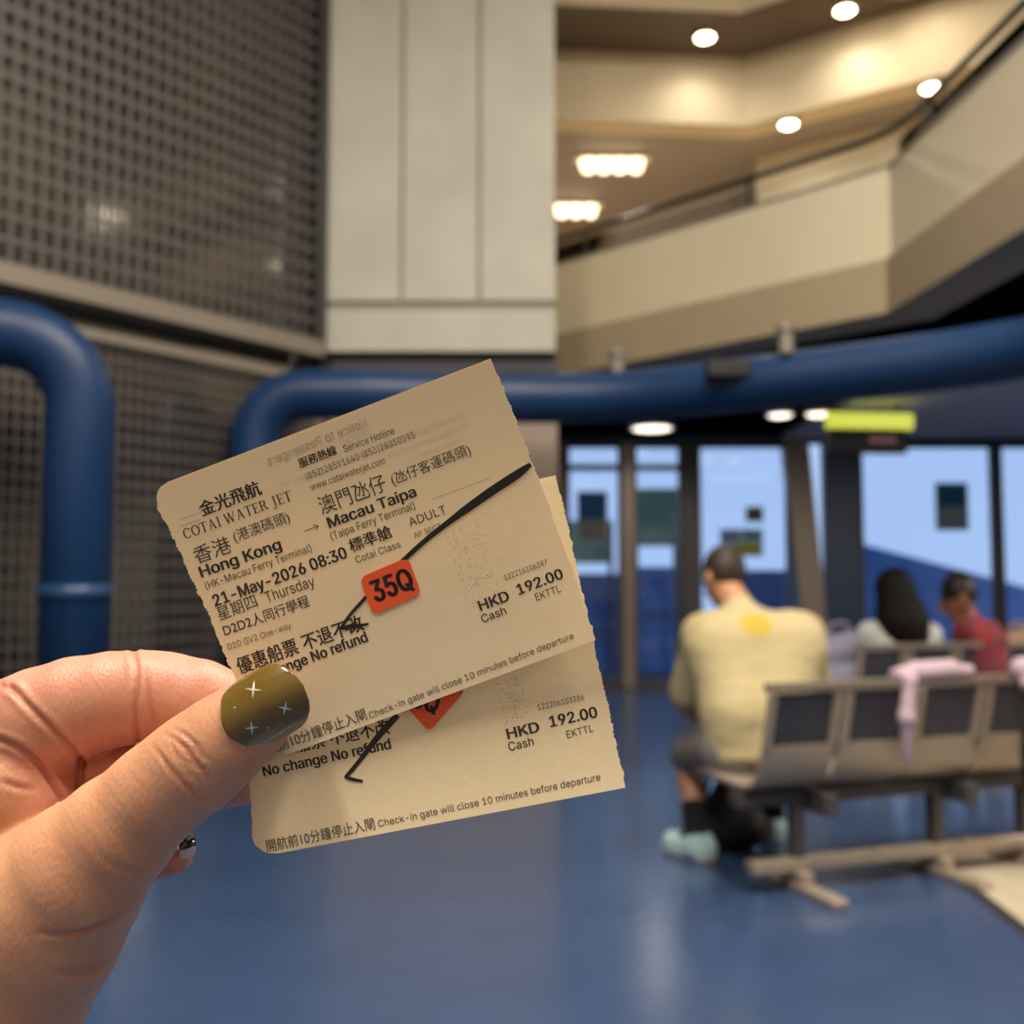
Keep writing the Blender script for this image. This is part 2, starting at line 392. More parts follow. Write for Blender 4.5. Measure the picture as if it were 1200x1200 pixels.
downlight(PZ(924, 142, ZL2), 'bright round downlight under the mauve soffit near the corner edge', 0.068, 24, UP)
downlight(PZ(1091, 99, ZL2), 'bright round downlight just above the right end of the handrail', 0.07, 24, UP)
WA = 'ceiling lamps over the waiting area'
t = downlight(PZ(764, 499, ZS), 'wide oval ceiling lamp over the left glass door', 0.2, 60, WA, M_lampsoft, 'ceiling_lamp')
t = downlight(PZ(914, 483, ZS), 'small ceiling lamp left of the bronze post', 0.11, 45, WA, M_lampsoft, 'ceiling_lamp')
t = downlight(PZ(960, 482, ZS), 'small ceiling lamp right of the bronze post, beside the lit sign', 0.12, 45, WA, M_lampsoft, 'ceiling_lamp')
def strip_lamp(pc, n, pitch, label):
    t = empty('strip_light', pc); tag(t, label, 'ceiling light', 'strip lights of the upper storey')
    b = BM(); add_box(b, (-n * pitch / 2 - 0.05, -0.09, -0.02), (n * pitch / 2 + 0.05, 0.09, 0.0), 0.005); obj('housing', b, M_white, t)
    for k in range(n):
        b = BM(); add_lathe(b, [(0.02, -0.13), (0.055, -0.11), (0.075, -0.02)], 14, ((k - (n - 1) / 2) * pitch, 0, 0)); obj('lamp', b, M_tube, t, True)
    spot((0, 0, -0.16), 30 * n, size=2.9, blend=1.0, parent=t)
strip_lamp(PZ(717, 186, ZL2), 4, 0.14, 'row of four glowing lamps above the balcony, left of the corner')
strip_lamp(PZ(675, 240, ZL2), 3, 0.14, 'row of three glowing lamps low beside the concrete pillar')
# more lamps of the upper storeys and the hall, seen as soft spots mirrored in the glass of the left wall
def mirrored(u, v, z):
    r = ray(u, v); p0 = wl(0, 0, -0.16); hit = EYE + r * ((p0 - EYE).dot(WN) / r.dot(WN)); rr = r - 2 * r.dot(WN) * WN
    return hit + rr * ((z - hit.z) / rr.z)
downlight(mirrored(125, 252, H), 'round hall ceiling lamp, mirrored as the left spot in the dark glass', 0.23, 30, 'mirrored lamps')
downlight(mirrored(345, 218, ZL3), 'round downlight of the brown soffit, mirrored as the upper right spot in the dark glass', 0.2, 6, 'mirrored lamps')
q = mirrored(336, 308, ZL2); print('LAMP3', q)
downlight(q, 'round downlight of the lower soffit, mirrored as the lower right spot in the dark glass', 0.16, 20, 'mirrored lamps')

# ================================================================== blue pipes
R_ = 0.15
pl = empty('blue_pipe', P(92, 700, 4.6)); pl.location.z = 0; tag(pl, 'big blue pipe bending from horizontal down to the floor at far left', 'pipe')
v0 = P(92, 560, 4.6)
h0 = PZ(-10, 388, 2.3); dirp = (h0 - Vector((v0.x, v0.y, 2.3))).normalized()
pts = fillet([Vector((v0.x, v0.y, 2.3)) + dirp * 2.6, Vector((v0.x, v0.y, 2.3)), Vector((v0.x, v0.y, 0.0))], [0.36], 14)
b = BM(); add_tube(b, [local(pl, p) for p in pts], R_, 32); obj('pipe_run', b, M_pipe, pl, True)
zc = P(92, 690, 4.6).z
b = BM(); add_tube(b, [local(pl, (v0.x, v0.y, zc - 0.05)), local(pl, (v0.x, v0.y, zc + 0.02))], R_ + 0.008, 32); obj('collar', b, M_pipeband, pl, True)
b = BM(); add_tube(b, [local(pl, (v0.x, v0.y, 0)), local(pl, (v0.x, v0.y, 0.03))], R_ + 0.06, 32); obj('base_flange', b, M_pipeband, pl)
pm = empty('blue_pipe', P(300, 500, 6.0)); pm.location.z = 0; tag(pm, 'long blue pipe crossing the hall under the balcony with a bend near the mesh', 'pipe')
vA = P(299, 500, 6.0)
run = [PZ(420, 462, 2.3), PZ(540, 466, 2.3), PZ(650, 467, 2.3), PZ(760, 462, 2.3), PZ(900, 447, 2.3), PZ(1050, 430, 2.3), PZ(1200, 408, 2.3), PZ(1400, 365, 2.3)]
pts = fillet([Vector((vA.x, vA.y, 0.0)), Vector((vA.x, vA.y, 2.3)), run[0]], [0.33], 14)[:-1] + smooth_path(run, 6)
b = BM(); add_tube(b, [local(pm, p) for p in pts], R_, 32); obj('pipe_run', b, M_pipe, pm, True)
b = BM(); add_tube(b, [local(pm, (vA.x, vA.y, 0)), local(pm, (vA.x, vA.y, 0.03))], R_ + 0.06, 32); obj('base_flange', b, M_pipeband, pm)
for (u, v) in ((724, 452), (922, 428)):
    p = PZ(u, v + 12, 2.3)
    b = BM(); add_tube(b, [local(pm, (p.x, p.y, 2.42)), local(pm, (p.x, p.y, 2.55))], 0.04, 12); add_tube(b, [local(pm, (p.x, p.y, 2.54)), local(pm, (p.x, p.y, 2.575))], 0.055, 12); obj('mounting_lug', b, M_rail, pm, False)
p = PZ(848, 450, 2.3)
b = BM(); add_box(b, tuple(local(pm, (p.x - 0.12, p.y - 0.19, 2.31)))[:3], tuple(local(pm, (p.x + 0.12, p.y - 0.06, 2.40)))[:3], 0.01); obj('junction_box', b, M_dark, pm)

# ================================================================== glazed front
YW = 11.5
def wx(u): return (u - 600) / 1200 * YW
def wz(v): return P(600, v, YW).z
ZT = wz(520)
def post(name, ua, ub, v0=470, v1=806, m=None, y=YW, th=0.14):
    b = BM(); add_box(b, (wx(ua), y - th / 2, max(0, wz(v1))), (wx(ub), y + th / 2, min(ZS + 0.03, wz(v0))), 0.01); return struct(name, b, m or M_brownpost)
post('trim_6', 728, 743); post('trim_7', 799, 818, m=M_darkmetal); post('trim_8', 965, 1008, m=M_navy); post('trim_9', 925, 936, m=M_bluepanel)
post('trim_10', 1166, 1172, m=M_darkmetal); post('trim_11', 600, 664, m=M_brownpost); post('trim_12', 1330, 1350)
b = BM()
xa, xb, xc, xd = wx(915), wx(943), wx(968), wx(940)
add_quad_slab(b, [Vector((wx(942), YW - 0.12, 0)), Vector((wx(970), YW - 0.12, 0)), Vector((wx(946), YW - 0.12, ZS + 0.03)), Vector((wx(916), YW - 0.12, ZS + 0.03))], (0, 0.16, 0)); struct('trim_13', b, M_brownpost)
b = BM(); add_box(b, (-0.9, YW - 0.1, ZT), (XR, YW + 0.1, ZS + 0.3)); struct('trim_14', b, M_navy)
def window(name, ua, ub, vb=798, transom=None, dark_bottom=None):
    t = empty(name, ((wx(ua) + wx(ub)) / 2, YW, 0)); t['kind'] = 'structure'
    hw = (wx(ub) - wx(ua)) / 2; fw = 0.035
    b = BM()
    add_box(b, (-hw, -0.04, 0.0), (-hw + fw, 0.04, ZT)); add_box(b, (hw - fw, -0.04, 0.0), (hw, 0.04, ZT))
    add_box(b, (-hw + fw, -0.04, ZT - 0.05), (hw - fw, 0.04, ZT)); add_box(b, (-hw + fw, -0.04, 0.0), (hw - fw, 0.04, 0.1))
    if transom: 
        for v in transom: add_box(b, (-hw + fw, -0.03, wz(v) - 0.035), (hw - fw, 0.03, wz(v) + 0.035))
    obj('window_frame', b, M_darkmetal, t)
    b = BM(); add_box(b, (-hw + fw, -0.006, 0.1), (hw - fw, 0.006, ZT - 0.05)); obj('pane', b, M_glass, t)
    return t
window('window_1', 664, 728, transom=(548,)); window('window_2', 743, 799, transom=(548,))
window('door_1', 818, 925); window('window_3', 1008, 1166); window('window_4', 1172, 1330)
# posters and notices stuck on the glass
def ink(col):                        # printed paper that lets a little daylight through
    m = mat('poster_ink', srgb(*col), 0.6, noise=0.3, nscale=14); nt = m.node_tree
    tr = nt.nodes.new('ShaderNodeBsdfTranslucent'); tr.inputs[0].default_value = srgb(*col)
    mx = nt.nodes.new('ShaderNodeMixShader'); mx.inputs[0].default_value = 0.85
    nt.links.new(nt.nodes['Principled BSDF'].outputs[0], mx.inputs[1]); nt.links.new(tr.outputs[0], mx.inputs[2]); nt.links.new(mx.outputs[0], nt.nodes['Material Output'].inputs[0])
    return m
def poster(u0, u1, v0, v1, label, bands, name='poster', y=YW - 0.05):
    t = empty(name, (wx((u0 + u1) / 2), y, wz(v1))); tag(t, label, 'poster')
    W_ = wx(u1) - wx(u0); Hh = wz(v0) - wz(v1)
    b = BM(); b.faces.new([b.verts.new(p) for p in ((-W_ / 2, 0, 0), (W_ / 2, 0, 0), (W_ / 2, 0, Hh), (-W_ / 2, 0, Hh))]); obj('sheet', b, ink((225, 225, 215)), t)
    for (fa, fb, ga, gb, col) in bands:
        b = BM(); b.faces.new([b.verts.new(p) for p in ((-W_ / 2 + fa * W_, -0.002, ga * Hh), (-W_ / 2 + fb * W_, -0.002, ga * Hh), (-W_ / 2 + fb * W_, -0.002, gb * Hh), (-W_ / 2 + fa * W_, -0.002, gb * Hh))]); obj('printed_area', b, ink(col), t)
poster(1095, 1134, 566, 622, 'teal and beige poster on the large right window', [(0.04, 0.96, 0.5, 0.97, (60, 104, 124)), (0.04, 0.96, 0.03, 0.5, (168, 160, 140))])
poster(676, 712, 576, 636, 'teal poster on the narrow left window by the ticket edge', [(0.04, 0.96, 0.45, 0.97, (66, 112, 140)), (0.04, 0.96, 0.03, 0.45, (176, 160, 138))])
poster(873, 894, 594, 612, 'small brown notice on the bright glass door', [(0.06, 0.94, 0.08, 0.92, (140, 112, 92))], 'notice')
poster(843, 893, 620, 652, 'white notice with yellow and dark marks on the glass door above the man', [(0.0, 0.45, 0.62, 0.8, (90, 90, 100)), (0.3, 0.95, 0.05, 0.5, (225, 205, 90)), (0.55, 0.95, 0.6, 0.9, (140, 170, 170))], 'notice')

# outside: quay, blue gangway parapet, boards
b = BM(); add_box(b, (-6, YW + 0.3, -0.3), (18, 40, -0.02)); struct('floor_quay', b, M_quay)
gw = empty('gangway_parapet', (P(1100, 690, 14).x, 14.0, 0)); tag(gw, 'sloping blue gangway side outside the right windows', 'gangway')
pa = [P(985, 634, 14), P(1340, 728, 14)]
b = BM(); add_quad_slab(b, [local(gw, (pa[0].x, 14, 0)), local(gw, (pa[1].x, 14, 0)), local(gw, pa[1]), local(gw, pa[0])], (0, 0.3, 0)); obj('side_panel', b, M_hull, gw)
b = BM(); add_tube(b, [local(gw, pa[0] + Vector((0, 0.15, 0.0))), local(gw, pa[1] + Vector((0, 0.15, 0.0)))], 0.06, 10); obj('coping', b, M_hullL, gw)
def block(name, label, cat, u0, u1, v0, v1, Y, dy, m, m2=None, band=None):
    a, c = P(u0, v0, Y), P(u1, v1, Y); t = empty(name, ((a.x + c.x) / 2, Y, max(0, c.z))); tag(t, label, cat)
    b = BM(); add_box(b, (a.x - t.location.x, 0, 0), (c.x - t.location.x, dy, a.z - t.location.z), 0.03); obj('body', b, m, t)
    if c.z > 0.3:
        t.location.z = 0; dz = c.z
        for ch in t.children: ch.location.z = dz
        for xx in (a.x, c.x):
            b = BM(); add_box(b, (xx - t.location.x - 0.03, 0.02, -0.02), (xx - t.location.x + 0.03, dy, a.z)); obj('leg', b, M_quay, t)
        return
    if band: b = BM(); add_box(b, (a.x - t.location.x + .02, -0.01, (a.z - t.location.z) * band[0]), (c.x - t.location.x - .02, -0.001, (a.z - t.location.z) * band[1])); obj('stripe', b, m2, t)
block('blue_barrier', 'deep blue barrier outside the left windows', 'barrier', 655, 728, 672, 790, 13, 0.4, M_hull, M_hullL, (0.35, 0.45))
block('blue_barrier', 'deep blue barrier behind the green board, with a paler stripe', 'barrier', 738, 800, 664, 790, 13.2, 0.4, M_hull, M_hullL, (0.5, 0.6))
block('blue_barrier', 'low blue barrier outside the glass door behind the man', 'barrier', 868, 935, 668, 790, 13.2, 0.4, M_hull, M_hullL, (0.4, 0.5))
block('green_board', 'dull green notice board standing outside between the door posts', 'board', 745, 792, 572, 640, 12.9, 0.06, M_green, M_quay, (0.9, 0.98))
block('green_board', 'dull green notice board behind the teal poster of the left window', 'board', 668, 716, 610, 660, 12.9, 0.06, M_green, M_quay, (0.9, 0.98))

# hanging gate sign
sp = P(1018, 494, 9.0)
gs = empty('gate_sign', (sp.x, sp.y, P(1018, 531, 9).z), 0.12); tag(gs, 'hanging gate sign with lit yellow green bar over a black display', 'sign')
hw = 52 / 1200 * 9; z1 = P(1018, 485, 9).z - gs.location.z; zm = P(1018, 503, 9).z - gs.location.z
b = BM(); add_box(b, (-hw, -0.06, 0), (hw - 0.06, 0.06, zm - 0.005), 0.008); obj('display_housing', b, M_dark, gs)
b = BM(); add_box(b, (-hw, -0.065, zm), (hw, 0.04, z1), 0.012); obj('lit_panel', b, M_led, gs)
for k in range(5):
    b = BM(); add_box(b, (-0.02 + k * 0.05, -0.066, 0.09), (0.01 + k * 0.05, -0.0605, 0.13)); obj('red_segment', b, M_red, gs)
for sx in (-0.3, 0.28):
    b = BM(); add_tube(b, [(sx, 0, z1), (sx, 0, ZS - gs.location.z + 0.02)], 0.012, 8); obj('hanging_rod', b, M_darkmetal, gs)

# ================================================================== benches
def make_bench(name, label, loc, yaw, nseat, pitch=0.335):
    t = empty(name, loc, yaw); tag(t, label, 'bench', 'metal waiting benches')
    L = nseat * pitch
    b = BM(); add_box(b, (0, -0.115, 0.79), (L, -0.075, 0.825), 0.008); obj('top_rail', b, M_metal, t)
    b = BM(); add_box(b, (0, 0.1, 0.33), (L, 0.18, 0.39), 0.008); obj('seat_beam', b, M_darkmetal, t)
    b = BM(); add_box(b, (0.06, 0.09, 0.075), (L - 0.06, 0.15, 0.125), 0.01); obj('floor_rail', b, M_seatbeige, t)
    for k in range(nseat):
        x0, x1 = k * pitch + 0.012, (k + 1) * pitch - 0.012
        prof = [(-0.09, 0.785), (-0.05, 0.62), (-0.012, 0.50), (0.03, 0.445), (0.10, 0.42), (0.28, 0.425), (0.40, 0.435), (0.45, 0.415)]
        pr = [(p.y, p.z) for p in smooth_path([Vector((0, y, z)) for y, z in prof], 4)]
        b = BM(); fw = 0.028
        # shell frame: lower curved seat pan and two side stiles
        def sheet(bm, xa, xb, seq, th=0.012):
            top = []; bot = []
            for i, (y, z) in enumerate(seq):
                j0, j1 = max(i - 1, 0), min(i + 1, len(seq) - 1)
                ty, tz = seq[j1][0] - seq[j0][0], seq[j1][1] - seq[j0][1]; l = math.hypot(ty, tz)
                ny, nz = -tz / l, ty / l
                top.append((bm.verts.new((xa, y, z)), bm.verts.new((xb, y, z))))
                bot.append((bm.verts.new((xa, y - ny * th, z - nz * th)), bm.verts.new((xb, y - ny * th, z - nz * th))))
            for i in range(len(seq) - 1):
                bm.faces.new((top[i][0], top[i][1], top[i + 1][1], top[i + 1][0])); bm.faces.new((bot[i][0], bot[i + 1][0], bot[i + 1][1], bot[i][1]))
                for e_ in (0, 1): bm.faces.new((top[i][e_], top[i + 1][e_], bot[i + 1][e_], bot[i][e_]))
            bm.faces.new((top[0][0], bot[0][0], bot[0][1], top[0][1])); bm.faces.new((top[-1][0], top[-1][1], bot[-1][1], bot[-1][0]))
            bmesh.ops.recalc_face_normals(bm, faces=bm.faces[:])
        ib = [i for i, (y, z) in enumerate(pr) if z > 0.585 and y < 0.1]; cut = ib[-1]
        sheet(b, x0, x1, pr[cut:], 0.014)
        sheet(b, x0, x0 + fw, pr[:cut + 1], 0.02); sheet(b, x1 - fw, x1, pr[:cut + 1], 0.02)
        so = obj('seat_shell', b, M_seatbeige, t)
        b = BM(); sheet(b, x0 + fw, x1 - fw, [(y + 0.003, z) for y, z in pr[:cut + 1]], 0.008); obj('back_panel', b, M_perf, so)
    xs = [0.27] + ([L * 0.56] if nseat > 3 else []) + [L - 0.27]
    for x in xs:
        b = BM(); add_box(b, (x - 0.025, 0.10, 0.12), (x + 0.025, 0.16, 0.335), 0.008); lg = obj('leg', b, M_darkmetal, t)
        b = BM(); add_box(b, (x - 0.035, -0.15, 0.0), (x + 0.035, 0.46, 0.035), 0.012)
        add_box(b, (x - 0.028, 0.05, 0.03), (x + 0.028, 0.2, 0.08), 0.01); obj('foot', b, M_seatbeige, lg)
    for k in range(1, nseat, 2):
        x = k * pitch; b = BM(); add_box(b, (x - 0.03, -0.02, 0.30), (x + 0.03, 0.40, 0.385), 0.01); obj('seat_bracket', b, M_darkmetal, t)
    return t
Lb = Vector((0.898, 3.87, 0)); yb = math.radians(19)
bench1 = make_bench('waiting_bench', 'near metal waiting bench seen from behind, the man sitting at its left end', Lb, yb, 5)
L2 = PZ(1000, 757, 0.815)
bench2 = make_bench('waiting_bench', 'far metal waiting bench carrying the woman and the child', (L2.x, L2.y + 0.1, 0), math.radians(14), 4)

# ================================================================== implicit surfaces
def nets(f, org, h):
    nx, ny, nz = f.shape
    ins = f < 0
    cnt = np.zeros((nx - 1, ny - 1, nz - 1), np.int8)
    for dx in (0, 1):
        for dy in (0, 1):
            for dz in (0, 1):
                cnt += ins[dx:nx - 1 + dx, dy:ny - 1 + dy, dz:nz - 1 + dz]
    cells = np.argwhere((cnt > 0) & (cnt < 8))
    idx = -np.ones(cnt.shape, np.int32); idx[cells[:, 0], cells[:, 1], cells[:, 2]] = np.arange(len(cells))
    acc = np.zeros((len(cells), 3)); n = np.zeros(len(cells))
    cor = [(0, 0, 0), (1, 0, 0), (0, 1, 0), (1, 1, 0), (0, 0, 1), (1, 0, 1), (0, 1, 1), (1, 1, 1)]
    val = [f[cells[:, 0] + a, cells[:, 1] + b_, cells[:, 2] + c] for a, b_, c in cor]
    for i in range(8):
        for j in range(i + 1, 8):
            d = np.abs(np.array(cor[i]) - np.array(cor[j]))
            if d.sum() != 1: continue
            m = (val[i] < 0) != (val[j] < 0)
            t = np.where(m, val[i] / np.where(m, val[i] - val[j], 1), 0)
            p = np.array(cor[i])[None] + t[:, None] * (np.array(cor[j]) - np.array(cor[i]))[None]
            acc += np.where(m[:, None], p, 0); n += m
    V = (cells + acc / n[:, None]) * h + np.array(org)
    quads = []
    for ax in range(3):
        o = [0, 0, 0]; o[ax] = 1
        A = ins[:nx - o[0], :ny - o[1], :nz - o[2]]; B = ins[o[0]:, o[1]:, o[2]:]
        e = np.argwhere(A != B)
        b1, b2 = [(1, 2), (2, 0), (0, 1)][ax]
        ok = (e[:, b1] > 0) & (e[:, b2] > 0) & (e[:, b1] < f.shape[b1] - 1) & (e[:, b2] < f.shape[b2] - 1)
        e = e[ok]; sgn_ = A[e[:, 0], e[:, 1], e[:, 2]]
        def cell(d1, d2):
            q = e.copy(); q[:, b1] -= d1; q[:, b2] -= d2; return idx[q[:, 0], q[:, 1], q[:, 2]]
        q = np.stack([cell(1, 1), cell(0, 1), cell(0, 0), cell(1, 0)], 1)
        q[~sgn_] = q[~sgn_][:, ::-1]
        quads.append(q)
    return V, np.concatenate(quads)
def smin(a, b_, k):
    if k <= 0: return np.minimum(a, b_)
    h_ = np.clip(0.5 + 0.5 * (b_ - a) / k, 0, 1)
    return b_ * (1 - h_) + a * h_ - k * h_ * (1 - h_)
class Field:
    def __init__(s, lo, hi, h):
        s.lo = np.array(lo, float); s.h = h
        n = np.ceil((np.array(hi) - s.lo) / h).astype(int) + 1
        s.X, s.Y, s.Z = np.meshgrid(*[(s.lo[i] + np.arange(n[i]) * h).astype(np.float32) for i in range(3)], indexing='ij')
        s.f = np.full(s.X.shape, 9.0, np.float32)
    def cap(s, a, b_, ra, rb, k=0.0, sc=(1, 1, 1), sub=False):
        a = np.array(a, float); b_ = np.array(b_, float); sc = np.array(sc, float)
        ab = (b_ - a) * sc; L2_ = max((ab ** 2).sum(), 1e-12)
        px, py, pz = (s.X - a[0]) * sc[0], (s.Y - a[1]) * sc[1], (s.Z - a[2]) * sc[2]
        t = np.clip((px * ab[0] + py * ab[1] + pz * ab[2]) / L2_, 0, 1)
        d = np.sqrt((px - t * ab[0]) ** 2 + (py - t * ab[1]) ** 2 + (pz - t * ab[2]) ** 2) - (ra + (rb - ra) * t)
        d = d.astype(np.float32)
        s.f = np.maximum(s.f, -d) if sub else smin(s.f, d, k)
    def ell(s, c, r, k=0.0):
        px, py, pz = (s.X - c[0]) / r[0], (s.Y - c[1]) / r[1], (s.Z - c[2]) / r[2]
        q = np.sqrt(px ** 2 + py ** 2 + pz ** 2)
        s.f = smin(s.f, ((q - 1) * min(r)).astype(np.float32), k)
    def cut(s, n, p):               # keep the side where (x-p).n < 0
        n = np.array(n, float); n /= np.linalg.norm(n)
        s.f = np.maximum(s.f, ((s.X - p[0]) * n[0] + (s.Y - p[1]) * n[1] + (s.Z - p[2]) * n[2]).astype(np.float32))
    def mesh(s):
        return nets(s.f, s.lo, s.h)
def link_vf(name, V, F, m, parent=None, off=(0, 0, 0)):
    me = bpy.data.meshes.new(name); V = np.asarray(V) - np.array(off)
    me.vertices.add(len(V)); me.vertices.foreach_set('co', V.astype(np.float32).ravel())
    me.loops.add(len(F) * 4); me.loops.foreach_set('vertex_index', F.astype(np.int32).ravel())
    me.polygons.add(len(F)); me.polygons.foreach_set('loop_start', np.arange(len(F), dtype=np.int32) * 4)
    me.polygons.foreach_set('use_smooth', np.ones(len(F), bool))
    me.update(calc_edges=True); me.validate()
    return link(name, me, m, parent)

# ================================================================== people
M_skin = mat('skin', srgb(196, 142, 108), 0.5, noise=0.1, nscale=20, sss=0.05)
M_skin_d = mat('tan_skin', srgb(164, 108, 80), 0.5, noise=0.1, nscale=20)
M_hair = mat('dark_hair', srgb(30, 24, 22), 0.5, noise=0.3, nscale=60, bump=0.5, bscale=90)
M_hairb = mat('brown_hair', srgb(48, 35, 28), 0.6, noise=0.3, nscale=60, bump=0.5, bscale=90)
M_hairk = mat('black_hair', srgb(12, 11, 12), 0.7, spec=0.25, noise=0.3, nscale=60, bump=0.6, bscale=40, stretch=(1, 1, 0.15))
M_sh_y = mat('pale_yellow_cotton', srgb(192, 177, 134), 0.85, noise=0.08, nscale=9, bump=0.7, bscale=5, stretch=(1, 1, 2.8), bdist=0.015)
# round print on the back of the shirt
def round_mark(m, center, rad, color):
    nt = m.node_tree; b = nt.nodes['Principled BSDF']; src = b.inputs['Base Color'].links[0].from_socket
    tc = nt.nodes.new('ShaderNodeTexCoord'); d = nt.nodes.new('ShaderNodeVectorMath'); d.operation = 'DISTANCE'
    d.inputs[1].default_value = center; nt.links.new(tc.outputs['Object'], d.inputs[0])
    r = nt.nodes.new('ShaderNodeMapRange'); r.inputs[1].default_value = rad * 0.93; r.inputs[2].default_value = rad; r.inputs[3].default_value = 1; r.inputs[4].default_value = 0
    nt.links.new(d.outputs['Value'], r.inputs[0])
    x = nt.nodes.new('ShaderNodeMix'); x.data_type = 'RGBA'; nt.links.new(r.outputs[0], x.inputs[0]); nt.links.new(src, x.inputs[6]); x.inputs[7].default_value = color
    nt.links.new(x.outputs[2], b.inputs['Base Color'])
M_shorts = mat('grey_cotton', srgb(122, 116, 112), 0.9, noise=0.1, bump=0.4, bscale=20)
M_sock = mat('black_sock', srgb(16, 16, 19), 0.9)
M_shoe = mat('pale_aqua_shoe', srgb(170, 205, 210), 0.6)
M_sole = mat('white_sole', srgb(215, 220, 220), 0.6)
M_top = mat('pale_grey_cotton', srgb(205, 212, 210), 0.85, noise=0.06, nscale=8, bump=0.6, bscale=10, bdist=0.02)
M_redsh = mat('red_print_cotton', srgb(165, 52, 58), 0.85, noise=0.3, nscale=14, color2=srgb(110, 60, 70))
M_trous = mat('dark_denim', srgb(38, 42, 58), 0.9)

def v3(p): return np.array((p[0], p[1], p[2]), float)
def person(name_label, spec):
    """spec: joints in world space; builds body (continuous), clothes, hair as children"""
    J = {k: v3(v) for k, v in spec['J'].items()}; S = spec.get('S', 1.0)
    root = empty('person', (J['hip'][0], J['hip'][1], 0)); tag(root, name_label, 'person', 'seated passengers')
    off = tuple(root.location)
    allp = np.array(list(J.values())); lo = allp.min(0) - 0.28; hi = allp.max(0) + 0.28; lo[2] = -0.02
    h = spec.get('h', 0.012)
    tp = spec.get('taper', 0.42); tw, td = spec['tw'], spec['td']          # torso half width and half depth
    ax = spec.get('across', np.array((1.0, 0, 0))); ax = ax / np.linalg.norm(ax)
    hd = J['head']; fwd = v3(spec['face']); fwd /= np.linalg.norm(fwd)
    def torso(F, g, k):
        for sx in (-1, 1):
            F.cap(J['hip'] + ax * sx * tw * tp, J['waist'] + ax * sx * tw * tp, td * 0.98 + g, td * 0.95 + g, k)
            F.cap(J['waist'] + ax * sx * tw * tp, J['chest'] + ax * sx * tw * 0.5, td * 0.95 + g, td * 0.98 + g, k)
            F.cap(J['chest'] + ax * sx * tw * 0.5, (J['sh_l'] if sx < 0 else J['sh_r']) * 0.75 + J['chest'] * 0.25, td * 0.95 + g, td * 0.62 + g, k)
        F.cap(J['hip'], J['chest'], td * 0.98 + g, td * 1.02 + g, k)
        F.cap(J['chest'] * 0.5 + J['neck'] * 0.5, J['neck'], td * 0.6 + g, 0.052 * S + g, k)
        F.cap(J['sh_l'], J['sh_r'], 0.062 * S + g, 0.062 * S + g, k)
    def arms(F, g, k, upper_only=0.0):
        for s in ('l', 'r'):
            e = J['el_' + s]
            if upper_only: F.cap(J['sh_' + s], J['sh_' + s] + (e - J['sh_' + s]) * upper_only, 0.062 * S + g, 0.058 * S + g * 1.7, k)
            else:
                F.cap(J['sh_' + s], e, 0.058 * S, 0.044 * S, k); F.cap(e, J['wr_' + s], 0.044 * S, 0.03 * S, k)
                d = (J['wr_' + s] - e); d /= np.linalg.norm(d)
                F.ell(J['wr_' + s] + d * 0.05 * S, (0.042 * S, 0.05 * S, 0.032 * S), 0.02)
                px = np.cross(d, (0, 0, 1)); px /= (np.linalg.norm(px) + 1e-6)
                for q in range(4):
                    st = J['wr_' + s] + d * 0.08 * S + px * (q - 1.5) * 0.019 * S
                    F.cap(st, st + d * 0.05 * S + np.array((0, 0, -0.03 * S)), 0.0095 * S, 0.008 * S, 0.006)
                F.cap(J['wr_' + s] + d * 0.03 * S + px * 0.04 * S, J['wr_' + s] + d * 0.07 * S + px * 0.065 * S, 0.011 * S, 0.009 * S, 0.008)
    def legs(F, g, k, thigh=1.0, shin=True):
        for s in ('l', 'r'):
            hp = J['hip'] + ax * (-1 if s == 'l' else 1) * tw * 0.45
            kn = J['kn_' + s]
            F.cap(hp, hp + (kn - hp) * thigh, 0.088 * S + g, 0.066 * S + g, k)
            if shin:
                F.cap(kn, J['an_' + s], 0.058 * S, 0.038 * S, k)
                F.cap(J['an_' + s], J['toe_' + s], 0.038 * S, 0.03 * S, 0.02)
    B_ = Field(lo, hi, h)
    torso(B_, -0.012, 0.05); arms(B_, 0, 0.03); legs(B_, 0, 0.03)
    hr_ = spec.get('hr', 0.098)
    B_.cap(J['neck'], hd - np.array((0, 0, hr_ * 0.45)), 0.058 * S, 0.055 * S, 0.03)
    B_.ell(hd, (hr_ * 0.8, hr_ * 0.95, hr_ * 1.12), 0.03)
    upv = np.array((0, 0, 1.0)); sidev = np.cross(fwd, upv); sidev /= np.linalg.norm(sidev); hup = np.cross(sidev, fwd)
    B_.cap(hd + fwd * hr_ * 0.45 - hup * hr_ * 0.55, hd + fwd * hr_ * 0.7 - hup * hr_ * 0.85, hr_ * 0.45, hr_ * 0.3, 0.03)   # jaw
    B_.cap(hd + fwd * hr_ * 0.9 + hup * hr_ * 0.05, hd + fwd * hr_ * 1.12 - hup * hr_ * 0.28, 0.012, 0.018, 0.012)         # nose
    B_.cap(hd + fwd * hr_ * 0.86 - hup * hr_ * 0.55 - sidev * 0.02, hd + fwd * hr_ * 0.86 - hup * hr_ * 0.55 + sidev * 0.02, 0.012, 0.012, 0.01)  # mouth
    for s in (-1, 1):
        B_.ell(hd + sidev * s * hr_ * 0.88 - hup * hr_ * 0.1, (0.018, 0.024, 0.032), 0.01)                                   # ears
        B_.cap(hd + fwd * hr_ * 1.0 + sidev * s * hr_ * 0.36 + hup * hr_ * 0.05, hd + fwd * hr_ * 1.3 + sidev * s * hr_ * 0.36 + hup * hr_ * 0.05, 0.014, 0.014, sub=True)
    V, F = B_.mesh(); link_vf('body', V, F, spec['skin'], root, off)
